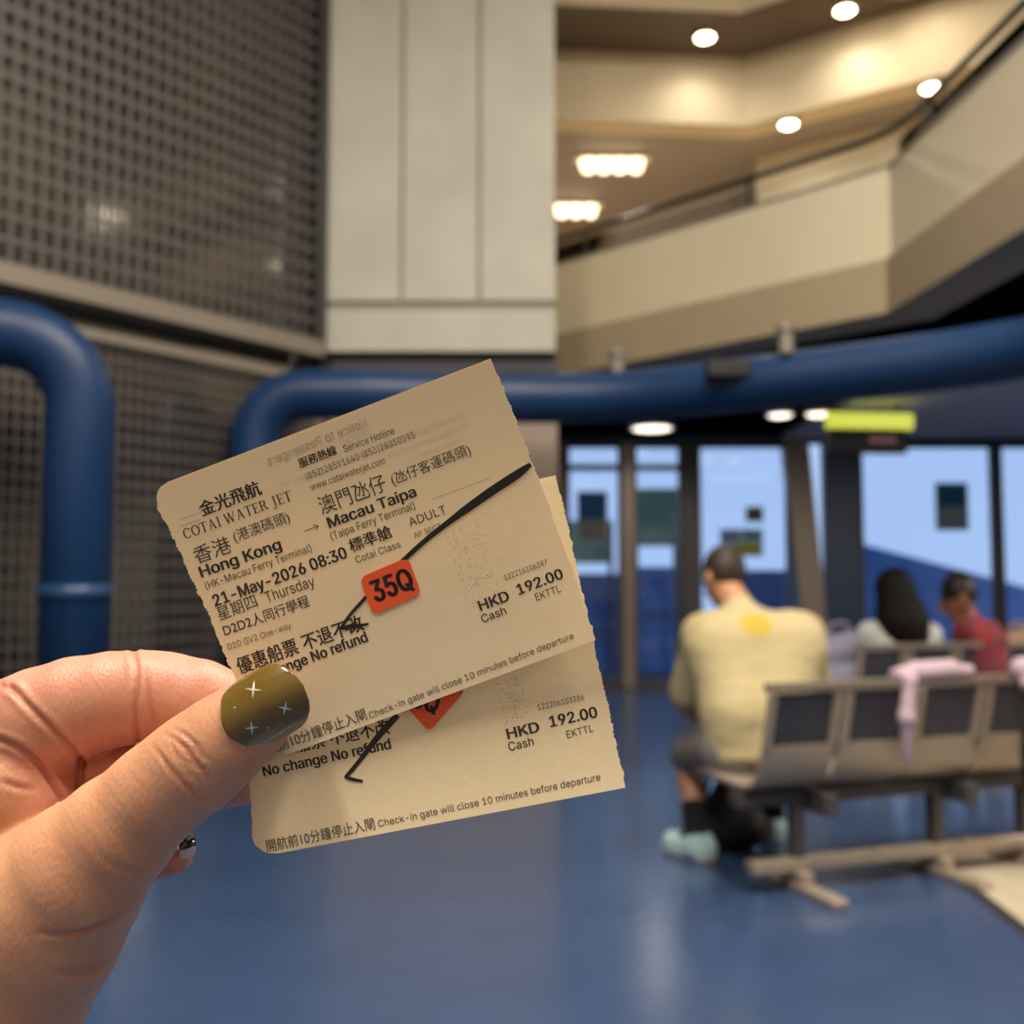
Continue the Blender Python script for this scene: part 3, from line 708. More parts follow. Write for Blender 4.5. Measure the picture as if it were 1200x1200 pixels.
    for s in (-1, 1):
        b = BM(); bmesh.ops.create_uvsphere(b, u_segments=10, v_segments=8, radius=0.012, matrix=Matrix.Translation(Vector(hd + fwd * hr_ * 0.82 + sidev * s * hr_ * 0.36 + hup * hr_ * 0.05) - root.location)); obj('eye', b, M_dark, root, True)
    # shirt
    T = Field(lo, hi, h); torso(T, 0.006, 0.05); arms(T, 0.010, 0.035, spec.get('sleeve', 0.75))
    T.cut(*spec['hem']); T.cut(v3(J['head']) - v3(J['neck']), J['neck'] + (J['head'] - J['neck']) * 0.05)
    V, F = T.mesh(); link_vf('shirt', V, F, spec['shirt'], root, off)
    # trousers / shorts
    T = Field(lo, hi, h)
    for s in (-1, 1):
        T.cap(J['hip'] + ax * s * tw * tp, J['waist'] * 0.3 + J['hip'] * 0.7 + ax * s * tw * tp, td * 0.98 + 0.002, td * 0.95, 0.04)
    legs(T, 0.014, 0.03, spec.get('thigh', 0.95), False)
    if spec.get('long'):
        for s in ('l', 'r'):
            T.cap(J['kn_' + s], J['an_' + s] * 0.95 + J['kn_' + s] * 0.05, 0.072 * S, 0.055 * S, 0.03)
    V, F = T.mesh(); link_vf('trousers' if spec.get('long') else 'shorts', V, F, spec['bottom'], root, off)
    # hair
    T = Field(lo, hi, h * 0.8)
    T.ell(hd - fwd * hr_ * 0.16 + hup * hr_ * 0.12, (hr_ * 0.92, hr_ * 1.0, hr_ * 1.13), 0.02)
    hn = fwd * 1.0 - hup * 0.45
    if spec.get('longhair'):
        for (a, b_, ra, rb) in spec['longhair']: T.cap(v3(a), v3(b_), ra, rb, 0.04)
    T2 = Field(lo, hi, h * 0.8); T2.f = T.f.copy()
    if not spec.get('longhair'): T2.cut(-hup * 1.0 + fwd * 0.55, hd - hup * hr_ * 0.35)
    else: T2.cut(fwd, hd + fwd * hr_ * 0.55)
    V, F = T2.mesh(); link_vf('hair', V, F, spec['hair'], root, off)
    # socks and shoes
    for s in ('l', 'r'):
        T = Field(np.minimum(J['an_' + s], J['toe_' + s]) - 0.15, np.maximum(J['an_' + s], J['toe_' + s]) + np.array((.15, .15, .25)), 0.009)
        d = J['kn_' + s] - J['an_' + s]; d /= np.linalg.norm(d)
        if spec.get('sock'):
            T.cap(J['an_' + s], J['an_' + s] + d * 0.13, 0.048 * S, 0.052 * S); T.cap(J['an_' + s], J['toe_' + s], 0.043 * S, 0.034 * S, 0.02)
            V, F = T.mesh(); link_vf('sock', V, F, spec['sock'], root, off); T.f[:] = 9
        fd = J['toe_' + s] - J['an_' + s]; fd[2] = 0; fd /= np.linalg.norm(fd)
        a = J['an_' + s].copy(); a[2] = 0.045; tz = J['toe_' + s].copy(); tz[2] = 0.04
        T.cap(a - fd * 0.035, tz + fd * 0.03, 0.052 * S, 0.046 * S, 0); T.cap(J['an_' + s], a, 0.05 * S, 0.05 * S, 0.03)
        T.cut((0, 0, 1), (0, 0, 0.115)); T.cut((0, 0, -1), (0, 0, 0.012))
        V, F = T.mesh(); sh = link_vf('shoe', V, F, spec['shoe'], root, off)
        T.f[:] = 9; T.cap(a - fd * 0.035, tz + fd * 0.03, 0.056 * S, 0.05 * S, 0); T.cut((0, 0, 1), (0, 0, 0.022)); T.cut((0, 0, -1), (0, 0, 0.0))
        V, F = T.mesh(); link_vf('sole', V, F, M_sole, sh, off)
    return root

# the man in the pale yellow shirt
J = dict(hip=P(886, 878, 4.28), waist=P(886, 835, 4.27), chest=P(884, 758, 4.38), neck=P(862, 706, 4.50), head=P(847, 674, 4.60),
         sh_l=P(822, 744, 4.45), sh_r=P(942, 742, 4.45), el_l=P(803, 822, 4.62), el_r=P(958, 830, 4.62), wr_l=P(838, 858, 4.86), wr_r=P(915, 862, 4.88),
         kn_l=P(806, 884, 4.72), kn_r=P(905, 884, 4.78), an_l=P(818, 972, 4.52), an_r=P(905, 952, 4.86), toe_l=P(795, 985, 4.62), toe_r=P(905, 962, 5.02))
for k in ('an_l', 'an_r'): J[k].z = 0.085
for k in ('toe_l', 'toe_r'): J[k].z = 0.045
round_mark(M_sh_y, tuple(P(887, 727, 4.25) - Vector((J['hip'].x, J['hip'].y, 0))), 0.07, srgb(188, 164, 60))
person('heavy man in pale yellow T-shirt seen from behind, head bowed, on the near bench', dict(J=J, tw=0.29, td=0.15, taper=0.26, face=(-0.55, 0.8, -0.5), skin=M_skin, shirt=M_sh_y, bottom=M_shorts,
       hair=M_hairb, sock=M_sock, shoe=M_shoe, hem=((0, -0.25, -1), (J['hip'].x, J['hip'].y, 0.44)), sleeve=0.85, hr=0.105, S=1.12))
# woman with long black hair
Yw = 6.3
J = dict(hip=P(1052, 805, Yw), waist=P(1052, 785, Yw), chest=P(1053, 757, Yw), neck=P(1050, 722, Yw + 0.02), head=P(1047, 693, Yw + 0.05),
         sh_l=P(1019, 742, Yw), sh_r=P(1089, 744, Yw), el_l=P(1012, 792, Yw + 0.12), el_r=P(1098, 792, Yw + 0.12), wr_l=P(1030, 800, Yw + 0.36), wr_r=P(1078, 800, Yw + 0.36),
         kn_l=P(1035, 822, Yw + 0.45), kn_r=P(1072, 822, Yw + 0.45), an_l=P(1030, 890, Yw + 0.40), an_r=P(1072, 890, Yw + 0.40), toe_l=P(1028, 890, Yw + 0.53), toe_r=P(1070, 890, Yw + 0.53))
def seat_fix(J, sz=0.53):
    for k in ('an_l', 'an_r'): J[k].z = 0.085
    for k in ('toe_l', 'toe_r'): J[k].z = 0.045
    J['hip'].z = sz
seat_fix(J)
hd = J['head']
person('woman with long black hair and pale grey top, seen from behind on the far bench', dict(J=J, tw=0.185, td=0.105, face=(-0.2, 1, -0.2), skin=M_skin, shirt=M_top, bottom=M_trous, long=True,
       hair=M_hairk, shoe=M_sock, hem=((0, 0, -1), (0, 0, 0.5)), sleeve=0.8, hr=0.1, S=0.95,
       longhair=[(hd + Vector((-0.005, -0.03, 0.03)), hd + Vector((0.02, -0.08, -0.2)), 0.115, 0.15), (hd + Vector((0.02, -0.08, -0.18)), hd + Vector((0.045, -0.09, -0.27)), 0.15, 0.12)]))
# child
Yc = 6.35
J = dict(hip=P(1152, 800, Yc), waist=P(1152, 780, Yc), chest=P(1150, 752, Yc), neck=P(1138, 722, Yc), head=P(1122, 698, Yc + 0.02),
         sh_l=P(1130, 735, Yc - 0.03), sh_r=P(1160, 738, Yc + 0.1), el_l=P(1125, 772, Yc + 0.1), el_r=P(1166, 775, Yc + 0.2), wr_l=P(1112, 775, Yc + 0.3), wr_r=P(1120, 778, Yc + 0.34),
         kn_l=P(1138, 815, Yc + 0.36), kn_r=P(1162, 815, Yc + 0.36), an_l=P(1136, 880, Yc + 0.36), an_r=P(1160, 880, Yc + 0.36), toe_l=P(1132, 880, Yc + 0.47), toe_r=P(1158, 880, Yc + 0.47))
seat_fix(J, 0.50)
person('child in red shirt, dark head bowed to the left, on the far bench', dict(J=J, tw=0.12, td=0.085, face=(-0.9, 0.15, -0.55), skin=M_skin_d, shirt=M_redsh, bottom=M_trous, long=True,
       hair=M_hair, shoe=M_sock, hem=((0, 0, -1), (0, 0, 0.47)), sleeve=0.6, hr=0.118, S=0.74))

# ------------------------------------------------------------------ bags and clothes around the benches
M_blackcloth = mat('black_nylon', srgb(12, 12, 15), 0.7, noise=0.3, nscale=20, bump=0.4, bscale=15, bdist=0.01)
M_pink = mat('dusty_pink_fabric', srgb(196, 172, 184), 0.85, noise=0.1, nscale=12, bump=0.6, bscale=14, bdist=0.01)
M_lilac = mat('lilac_grey_fabric', srgb(150, 150, 172), 0.85, noise=0.1, nscale=10, bump=0.5, bscale=12, bdist=0.01)
M_tan = mat('tan_fabric', srgb(190, 160, 135), 0.85, noise=0.1, nscale=10)
c0 = PZ(866, 1003, 0.0); bk = empty('backpack', (c0.x, c0.y + 0.12, 0)); tag(bk, 'black backpack standing on the floor beside the feet of the man', 'bag')
T = Field((-0.22, -0.2, -0.01), (0.22, 0.22, 0.42), 0.01)
T.cap((-0.06, 0, 0.1), (0.06, 0, 0.1), 0.1, 0.1); T.cap((-0.05, 0.02, 0.12), (0.03, 0.03, 0.28), 0.105, 0.085, 0.05); T.cap((-0.04, -0.07, 0.1), (0.05, -0.07, 0.1), 0.06, 0.06, 0.03); T.cut((0, 0, -1), (0, 0, 0.0))
V, F = T.mesh(); link_vf('bag_body', V, F, M_blackcloth, bk)
b = BM(); add_tube(b, smooth_path([(-0.04, 0.03, 0.36), (-0.05, 0.02, 0.41), (0.02, 0.02, 0.41), (0.03, 0.03, 0.35)], 5), 0.008, 8); obj('handle', b, M_blackcloth, bk, True)
for sx in (-0.07, 0.06):
    b = BM(); add_tube(b, smooth_path([(sx, 0.1, 0.32), (sx * 1.3, 0.16, 0.22), (sx * 1.3, 0.14, 0.08)], 5), 0.012, 8); obj('strap', b, M_blackcloth, bk, True)
# pink jacket draped over the top rail of the near bench
def bl(x, y, z): return Matrix.Translation(Lb) @ Matrix.Rotation(yb, 4, 'Z') @ Vector((x, y, z))
pj = empty('pink_jacket', bl(0.72, -0.1, 0.82), yb); tag(pj, 'dusty pink jacket slung over the back rail of the near bench', 'jacket')
T = Field((-0.25, -0.12, -0.45), (0.3, 0.2, 0.12), 0.008)
T.cap((-0.12, 0.0, 0.02), (0.20, 0.0, 0.025), 0.03, 0.025); T.cap((-0.05, 0.01, 0.035), (0.12, 0.01, 0.04), 0.03, 0.03, 0.03)
T.cap((-0.10, 0.05, 0.01), (0.18, 0.05, 0.0), 0.03, 0.03, 0.03); T.cap((-0.05, 0.08, -0.1), (0.15, 0.09, -0.12), 0.035, 0.035, 0.06)
V, F = T.mesh(); link_vf('jacket_body', V, F, M_pink, pj)
T = Field((-0.25, -0.12, -0.45), (0.3, 0.2, 0.12), 0.007)
T.cap((-0.11, -0.035, 0.0), (-0.13, -0.035, -0.14), 0.024, 0.03); T.cap((-0.13, -0.035, -0.14), (-0.105, 0.0, -0.30), 0.028, 0.018, 0.02); T.cap((-0.12, 0.0, 0.02), (-0.11, -0.035, 0.0), 0.024, 0.024, 0.02)
V, F = T.mesh(); link_vf('sleeve', V, F, M_pink, pj)
# pale bag with black strap at the right edge, on the near bench
pb = empty('shoulder_bag', bl(1.15, -0.14, 0.82), yb); tag(pb, 'pale pink bag with black strap hanging on the near bench at the right edge', 'bag')
T = Field((-0.1, -0.1, -0.2), (0.3, 0.14, 0.14), 0.008); T.cap((0.0, 0, 0.03), (0.2, 0.0, 0.03), 0.045, 0.045); T.cap((0.0, -0.03, -0.03), (0.2, -0.03, -0.04), 0.03, 0.03, 0.03); V, F = T.mesh(); link_vf('bag_body', V, F, M_pink, pb)
b = BM(); add_tube(b, smooth_path([(-0.01, -0.05, -0.03), (-0.005, -0.05, -0.16), (0.0, -0.02, -0.30), (0.05, 0.0, -0.50), (0.12, 0.0, -0.62)], 6), [0.022] * 8 + [0.03] * 17, 8); obj('strap', b, M_blackcloth, pb, True)
# lilac-grey bag beside the woman
c0 = P(992, 785, 6.35); lb = empty('holdall', (c0.x - 0.06, 6.33, 0.455)); tag(lb, 'lilac grey holdall on the far bench left of the woman', 'bag')
T = Field((-0.25, -0.2, -0.02), (0.25, 0.2, 0.62), 0.012); T.cap((-0.07, 0, 0.13), (0.07, 0, 0.13), 0.12, 0.12); T.cap((-0.08, 0, 0.3), (0.08, 0, 0.34), 0.1, 0.1, 0.05); T.cut((0, 0, -1), (0, 0, 0)); V, F = T.mesh(); link_vf('bag_body', V, F, M_lilac, lb)
b = BM(); add_tube(b, smooth_path([(-0.07, -0.02, 0.40), (-0.04, -0.02, 0.47), (0.05, -0.02, 0.48), (0.08, -0.02, 0.42)], 5), 0.012, 8); obj('handle', b, M_lilac, lb, True)
c0 = P(1188, 745, 6.5); tb = empty('tan_bag', (c0.x + 0.06, 6.72, 0.455)); tag(tb, 'tan bag on the far bench right of the child', 'bag')
T = Field((-0.25, -0.2, -0.02), (0.3, 0.2, 0.6), 0.012); T.cap((-0.04, 0, 0.12), (0.15, 0, 0.12), 0.11, 0.11); T.cap((-0.03, 0, 0.3), (0.15, 0, 0.36), 0.08, 0.1, 0.06); T.cut((0, 0, -1), (0, 0, 0)); V, F = T.mesh(); link_vf('bag_body', V, F, M_tan, tb)
b = BM(); add_tube(b, smooth_path([(0.0, -0.02, 0.38), (0.02, -0.02, 0.46), (0.1, -0.02, 0.47), (0.13, -0.02, 0.44)], 5), 0.01, 8); obj('handle', b, M_tan, tb, True)

# ================================================================== TICKETS
def paper_mat():
    m = mat('ticket_paper', srgb(244, 229, 194), 0.55, spec=0.3, noise=0.03, nscale=60, bump=0.05, bscale=400)
    nt = m.node_tree; b = nt.nodes['Principled BSDF']; out = nt.nodes['Material Output']
    tr = nt.nodes.new('ShaderNodeBsdfTranslucent'); tr.inputs[0].default_value = srgb(246, 226, 186)
    mx = nt.nodes.new('ShaderNodeMixShader'); mx.inputs[0].default_value = 0.3
    nt.links.new(b.outputs[0], mx.inputs[1]); nt.links.new(tr.outputs[0], mx.inputs[2]); nt.links.new(mx.outputs[0], out.inputs[0])
    return m
M_paper = paper_mat()
M_ink = mat('thermal_ink', srgb(52, 47, 42), 0.6)
M_ink2 = mat('faint_thermal_ink', srgb(108, 97, 82), 0.6)
M_ghost = mat('show_through_print', srgb(227, 210, 174), 0.55)
M_pen = mat('black_marker', srgb(18, 14, 13), 0.4)
M_orange = mat('orange_sticker', srgb(232, 84, 34), 0.5)
M_stk = mat('sticker_print', srgb(20, 14, 12), 0.5)

# letters: outline meshes of the built-in font, measured once
import os
FONT = None
try:                                  # the plain sans that ships inside Blender
    FONT = bpy.data.fonts.load(os.path.join(bpy.utils.system_resource('DATAFILES', path='fonts'), 'Inter.woff2'))
except Exception: FONT = None
from mathutils.geometry import delaunay_2d_cdt
def fill_outline(cu):
    """fill letter outlines contour by contour, so overlapping strokes stay solid"""
    loops = []
    for sp in cu.splines:
        pts = []; bp = sp.bezier_points; n = len(bp)
        for i in range(n):
            p0, p1, p2, p3 = bp[i].co, bp[i].handle_right, bp[(i + 1) % n].handle_left, bp[(i + 1) % n].co
            straight = abs((p1 - p0).cross(p3 - p0).z) < 1e-6 and abs((p2 - p0).cross(p3 - p0).z) < 1e-6
            for k in range(1 if straight else 5):
                t = k / 5; q = p0 * (1 - t) ** 3 + p1 * 3 * t * (1 - t) ** 2 + p2 * 3 * t * t * (1 - t) + p3 * t ** 3
                if not pts or (q.xy - pts[-1]).length > 1e-5: pts.append(q.xy.copy())
        if len(pts) > 2: loops.append(pts)
    if not loops: return np.zeros((0, 2)), []
    vs, ed = [], []
    for p in loops:
        k = len(vs); n = len(p); vs += p; ed += [(k + i, k + (i + 1) % n) for i in range(n)]
    A = np.array([vs[a][:] for a, _ in ed]); B = np.array([vs[c][:] for _, c in ed])
    V, _, F, _, _, _ = delaunay_2d_cdt(vs, ed, [], 0, 1e-7)
    V = np.array([v[:] for v in V]); F = [tuple(f) for f in F]
    C = np.array([V[list(f)].mean(0) for f in F]); wn = np.zeros(len(F), int)
    for i in range(0, len(F), 400):            # non-zero winding of every triangle centre
        c = C[i:i + 400, None, :]
        up = (A[None, :, 1] <= c[..., 1]) & (B[None, :, 1] > c[..., 1]); dn = (A[None, :, 1] > c[..., 1]) & (B[None, :, 1] <= c[..., 1])
        sd = (B[None, :, 0] - A[None, :, 0]) * (c[..., 1] - A[None, :, 1]) - (c[..., 0] - A[None, :, 0]) * (B[None, :, 1] - A[None, :, 1])
        wn[i:i + 400] = (up & (sd > 0)).sum(1) - (dn & (sd < 0)).sum(1)
    return V, [f for f, k in zip(F, wn) if k != 0]
def font_mesh(items):
    res = {}; tmp = []
    for key in items:
        body, bold = key
        cu = bpy.data.curves.new('letters', 'FONT'); cu.body = body; cu.size = 1; cu.resolution_u = 4
        if FONT and not is_cjk(body): cu.font = FONT
        o = bpy.data.objects.new('letters', cu); COL.objects.link(o); tmp.append((key, o))
    bpy.context.view_layer.update(); dg = bpy.context.evaluated_depsgraph_get()
    for key, o in tmp:
        V, F = fill_outline(o.to_curve(dg)); o.to_curve_clear(); bd = key[1]
        if bd > 0.003 and len(V):             # bold: overprinted with a small shift
            VV, FF = [], []
            for dx, dy in ((-bd, 0), (0, bd * .3), (bd, 0), (0, -bd * .3)):
                k = sum(len(v) for v in VV); VV.append(V + np.array((dx, dy))); FF += [tuple(i + k for i in q) for q in F]
            V, F = np.concatenate(VV), FF
        res[key] = (V, F)
    for key, o in tmp:
        cu = o.data; bpy.data.objects.remove(o); bpy.data.curves.remove(cu)
    return res

SERIF = {}
def serif_word(word):
    """roman capitals drawn as thick and thin strokes with serifs; returns V,F with cap height 1"""
    V, F = [], []; x = 0.0; TK, TN, SF = 0.16, 0.07, 0.05
    def q(*p):
        i = len(V); V.extend(p); F.append(tuple(range(i, i + len(p))))
    def bar(x0, y0, x1, y1): q((x0, y0), (x1, y0), (x1, y1), (x0, y1))
    def diag(xa, ya, xb, yb, wd): q((xa - wd / 2, ya), (xa + wd / 2, ya), (xb + wd / 2, yb), (xb - wd / 2, yb))
    def arc(cx, cy, rx, ry, a0, a1, t0=TN, t1=TK, n=22):
        for i in range(n):
            a, b_ = [math.radians(a0 + (a1 - a0) * (i + e) / n) for e in (0, 1)]
            ta, tb = [t0 + (t1 - t0) * abs(math.cos(t)) for t in (a, b_)]
            q((cx + rx * math.cos(a), cy + ry * math.sin(a)), (cx + rx * math.cos(b_), cy + ry * math.sin(b_)), (cx + (rx - tb) * math.cos(b_), cy + (ry - tb) * math.sin(b_)), (cx + (rx - ta) * math.cos(a), cy + (ry - ta) * math.sin(a)))
    for ch in word:
        if ch == ' ': x += 0.38; continue
        if ch == 'C': arc(x + .45, .5, .45, .52, 45, 315); bar(x + .76, .66, x + .82, .92); wd = .85
        elif ch == 'O': arc(x + .47, .5, .47, .52, 0, 360, n=32); wd = .94
        elif ch == 'T': bar(x + .33, 0, x + .33 + TK, 1); bar(x, .93, x + .82, 1); bar(x, .78, x + .05, 1); bar(x + .77, .78, x + .82, 1); bar(x + .2, 0, x + .62, SF); wd = .82
        elif ch == 'A': diag(x + .12, 0, x + .43, 1, TN); diag(x + .76, 0, x + .45, 1, TK); bar(x + .25, .3, x + .66, .36); bar(x, 0, x + .26, SF); bar(x + .6, 0, x + .94, SF); wd = .94
        elif ch == 'I': bar(x + .12, 0, x + .12 + TK, 1); bar(x, 0, x + .4, SF); bar(x, 1 - SF, x + .4, 1); wd = .4
        elif ch == 'W': diag(x + .38, 0, x + .12, 1, TK); diag(x + .38, 0, x + .62, 1, TN); diag(x + .9, 0, x + .62, 1, TK); diag(x + .9, 0, x + 1.17, 1, TN); bar(x, 1 - SF, x + .28, 1); bar(x + .5, 1 - SF, x + .76, 1); bar(x + 1.04, 1 - SF, x + 1.3, 1); wd = 1.3
        elif ch == 'E': bar(x + .1, 0, x + .1 + TK, 1); bar(x, 0, x + .66, .06); bar(x, .94, x + .64, 1); bar(x + .2, .48, x + .52, .54); bar(x + .62, 0, x + .68, .24); bar(x + .59, .78, x + .65, 1); bar(x + .48, .4, x + .53, .62); wd = .7
        elif ch == 'R': bar(x + .1, 0, x + .1 + TK, 1); bar(x, 0, x + .36, SF); bar(x, .94, x + .5, 1); bar(x + .2, .47, x + .5, .53); arc(x + .45, .735, .3, .265, -90, 90); diag(x + .82, 0, x + .48, .5, TK); bar(x + .7, 0, x + .98, SF); wd = .92
        elif ch == 'J': bar(x + .28, .05, x + .28 + TK, 1); bar(x + .14, 1 - SF, x + .58, 1); arc(x + .2, .0, .24, .25, 200, 370, .06, .1); wd = .6
        V_ = None; x += wd + .10
    return np.array(V), F

EYEv = np.array(EYE)
def rays(uv):
    uv = np.asarray(uv, float); wy = -(uv[:, 1] - 600) / 1200
    return np.stack([(uv[:, 0] - 600) / 1200, c_ - wy * s_, s_ + wy * c_], 1)
class Sheet:
    """a thin, slightly curved paper sheet; points on it are found from photo coordinates"""
    def __init__(s, tl, tr, bl_, d3, curve):
        A, B, C = [np.array(D(p[0], p[1], d)) for p, d in zip((tl, tr, bl_), d3)]
        s.A = A; s.ex = B - A; s.ey = C - A; n = np.cross(s.ex, s.ey); n /= np.linalg.norm(n)
        if n.dot(EYEv - A) < 0: n = -n
        s.n = n; s.curve = curve; s.G = np.linalg.inv(np.stack([s.ex, s.ey, n], 1))
    def at(s, uv, lift=0.0):
        r = rays(uv); t = np.full(len(r), ((s.A - EYEv) @ s.n)) / (r @ s.n)
        for _ in range(4):                     # intersect with the curved sheet
            p = EYEv + r * t[:, None]; q = (p - s.A) @ s.G.T
            hgt = s.curve(q[:, 0], q[:, 1]) + lift
            t = ((s.A - EYEv) @ s.n + hgt) / (r @ s.n)
        return EYEv + r * t[:, None]
def make_sheet(sh, outline_l, outline_r, th, name_parent, nu=64):
    """outline_l / outline_r: matching left and right edge polylines (photo coords), row by row"""
    n = len(outline_l); V = []
    for i in range(n):
        a, b_ = np.array(outline_l[i]), np.array(outline_r[i])
        tt = np.linspace(0, 1, nu)
        V.append(a[None] * (1 - tt)[:, None] + b_[None] * tt[:, None])
    uv = np.concatenate(V); f = sh.at(uv); k = f - sh.n * th
    Vv = np.concatenate([f, k]); N = len(f); F = []
    for i in range(n - 1):
        for j in range(nu - 1):
            a = i * nu + j; F.append((a, a + nu, a + nu + 1, a + 1)); F.append((N + a, N + a + 1, N + a + nu + 1, N + a + nu))
    for i in range(n - 1):
        a = i * nu; F.append((a, N + a, N + a + nu, a + nu)); a = i * nu + nu - 1; F.append((a, a + nu, N + a + nu, N + a))
    for j in range(nu - 1):
        F.append((j, j + 1, N + j + 1, N + j)); a = (n - 1) * nu + j; F.append((a, N + a, N + a + 1, a + 1))
    return Vv, np.array(F)
def resample(pts, n):
    pts = np.array(pts, float); d = np.r_[0, np.cumsum(np.linalg.norm(np.diff(pts, axis=0), axis=1))]
    t = np.linspace(0, d[-1], n); return np.stack([np.interp(t, d, pts[:, i]) for i in range(2)], 1)
def edge(top, bot, n, jag, rt=0, rb=0, inward=(1, 0), bow=None):
    """edge rows from top to bottom with torn jags; rt / rb: corner radius at top / bottom (pixels)"""
    top, bot = np.array(top, float), np.array(bot, float); L = np.linalg.norm(bot - top); inw = np.array(inward, float)
    t = np.r_[np.linspace(0, 0.02, 4)[:-1], np.linspace(0.02, 0.1, 10)[:-1], np.linspace(0.1, 0.9, n * 3)[:-1], np.linspace(0.9, 0.98, 10)[:-1], np.linspace(0.98, 1, 4)]
    rng = np.random.RandomState(int(abs(top[0] * 7 + bot[1])))
    ph = rng.rand(len(t)); out = []
    for i, q in enumerate(t):
        p = top + (bot - top) * q; s = q * L; x = 0.0
        if rt and s < rt: x += rt - math.sqrt(max(0, rt * rt - (rt - s) ** 2))
        if rb and L - s < rb: x += rb - math.sqrt(max(0, rb * rb - (rb - (L - s)) ** 2))
        if 0.06 < q < 0.97: x += jag * (0.45 * (math.sin(q * 88 + 2 * math.sin(q * 31)) > 0.1) + 0.25 * math.sin(q * 23 + top[0]) + 0.75 * ph[i] ** 2)
        if bow is not None: x += bow(q)
        out.append(p + inw * x)
    return np.array(out)

PRINTS = []
def txt(sheet_key, name, body, p0, p1, cap, bold=0.0, m=None, mirror=False, serif=False, label=None):
    PRINTS.append((sheet_key, name, body, p0, p1, cap, bold, m or M_ink, mirror, serif, label))
def is_cjk(s): return any(ord(ch) > 0x2e80 for ch in s)
B1_ = 0.026; B2_ = 0.03
T1 = 'a'; T2 = 'b'
txt(T1, 'logo_characters', '金光飛航', (237, 606), (308, 579), 17, B1_)
txt(T1, 'logo_lettering', 'COTAI WATER JET', (217, 632), (343, 586), 12, serif=True)
txt(T1, 'printed_line', '香港', (231, 662), (273, 647), 20, 0)
txt(T1, 'printed_line', '(港澳碼頭)', (276, 636), (341, 612), 14, 0)
txt(T1, 'printed_line', 'Hong Kong', (236, 677), (331, 643), 13, B1_)
txt(T1, 'printed_line', '(HK-Macau Ferry Terminal)', (242, 691), (366, 646), 9, 0)
txt(T1, 'printed_line', '21-May-2026 08:30', (252, 711), (408, 653), 13.5, B1_)
txt(T1, 'printed_line', '星期四', (258, 728), (303, 711), 16, 0)
txt(T1, 'printed_line', 'Thursday', (313, 706), (370, 686), 12.5, 0)
txt(T1, 'printed_line', 'D2D2人同行學程', (264, 746), (364, 710), 13.5, 0.004)
txt(T1, 'printed_line', 'D2D GV2 One-way', (268, 762), (342, 736), 7.5, 0, M_ink2)
txt(T1, 'printed_line', '優惠船票 不退不改', (281, 791), (428, 738), 19, B1_ * .7)
txt(T1, 'printed_line', 'No change No refund', (291, 804), (432, 751), 12, B1_)
txt(T1, 'printed_line', '服務熱線', (352, 549), (396, 532), 11, B1_)
txt(T1, 'printed_line', 'Service Hotline', (404, 530), (463, 508), 8, 0)
txt(T1, 'printed_line', '(852)28591640 (853)28850595', (360, 562), (487, 513), 8, 0)
txt(T1, 'printed_line', 'www.cotaiwaterjet.com', (365, 575), (452, 543), 8, 0)
txt(T1, 'printed_line', '澳門氹仔', (378, 604), (455, 575), 21, 0)
txt(T1, 'printed_line', '(氹仔客運碼頭)', (461, 569), (553, 533), 14, 0)
txt(T1, 'printed_line', 'Macau Taipa', (386, 619), (489, 581), 12.5, B1_)
txt(T1, 'printed_line', '(Taipa Ferry Terminal)', (389, 633), (487, 596), 9, 0)
txt(T1, 'printed_line', '標準艙', (412, 648), (461, 629), 15, B1_ * .7)
txt(T1, 'printed_line', 'Cotai Class', (418, 660), (470, 641), 8, 0)
txt(T1, 'printed_line', 'ADULT', (481, 617), (524, 601), 10, -0.006)
txt(T1, 'printed_line', 'AP SECT', (486, 631), (518, 619), 6.5, 0, M_ink2)
txt(T1, 'printed_line', '122216106387', (592, 680), (642, 661), 6.3, 0)
txt(T1, 'printed_line', 'HKD', (563, 716), (598, 703), 12, B1_)
txt(T1, 'printed_line', '192.00', (608, 697), (661, 677), 12, B1_)
txt(T1, 'printed_line', 'Cash', (566, 730), (594, 719), 9.5, 0.004)
txt(T1, 'printed_line', 'EKTTL', (629, 704), (658, 693), 8.5, -0.004)
txt(T1, 'printed_line', '開航前10分鐘停止入閘', (303, 890), (431, 843), 14, 0)
txt(T1, 'printed_line', 'Check-in gate will close 10 minutes before departure', (434, 842), (673, 748), 7.5, 0.002)
txt(T1, 'show_through_line', 'Notice to Passengers', (432, 499), (315, 546), 11, 0.01, M_ghost, True, label='faint reverse print showing through')
txt(T1, 'show_through_line', 'limited', (432, 510), (400, 522), 8, 0.0, M_ghost, True)
txt(T1, 'show_through_line', 'passengers must board the vessel at', (545, 487), (330, 571), 6.5, 0.0, M_ghost, True)
txt(T1, 'show_through_line', 'the terminal before departure time', (550, 500), (455, 537), 6.5, 0.0, M_ghost, True)
txt(T1, 'show_through_line', 'tickets cannot be exchanged or sold', (545, 516), (480, 541), 6.5, 0.0, M_ghost, True)
txt(T2, 'printed_line', '優惠船票 不退不改', (312, 890), (458, 860), 19, B1_ * .7)
txt(T2, 'printed_line', 'No change No refund', (309, 910), (459, 877), 12, B1_)
txt(T2, 'printed_line', '開航前10分鐘停止入閘', (314, 999), (440, 972), 14, 0)
txt(T2, 'printed_line', 'Check-in gate will close 10 minutes before departure', (444, 969), (704, 914), 8, 0.002)
txt(T2, 'printed_line', 'HKD', (595, 866), (633, 857), 12, B1_)
txt(T2, 'printed_line', '192.00', (645, 852), (701, 840), 12.5, B1_)
txt(T2, 'printed_line', 'Cash', (597, 880), (626, 873), 10, 0.004)
txt(T2, 'printed_line', 'EKTTL', (665, 865), (696, 857), 8.5, -0.004)
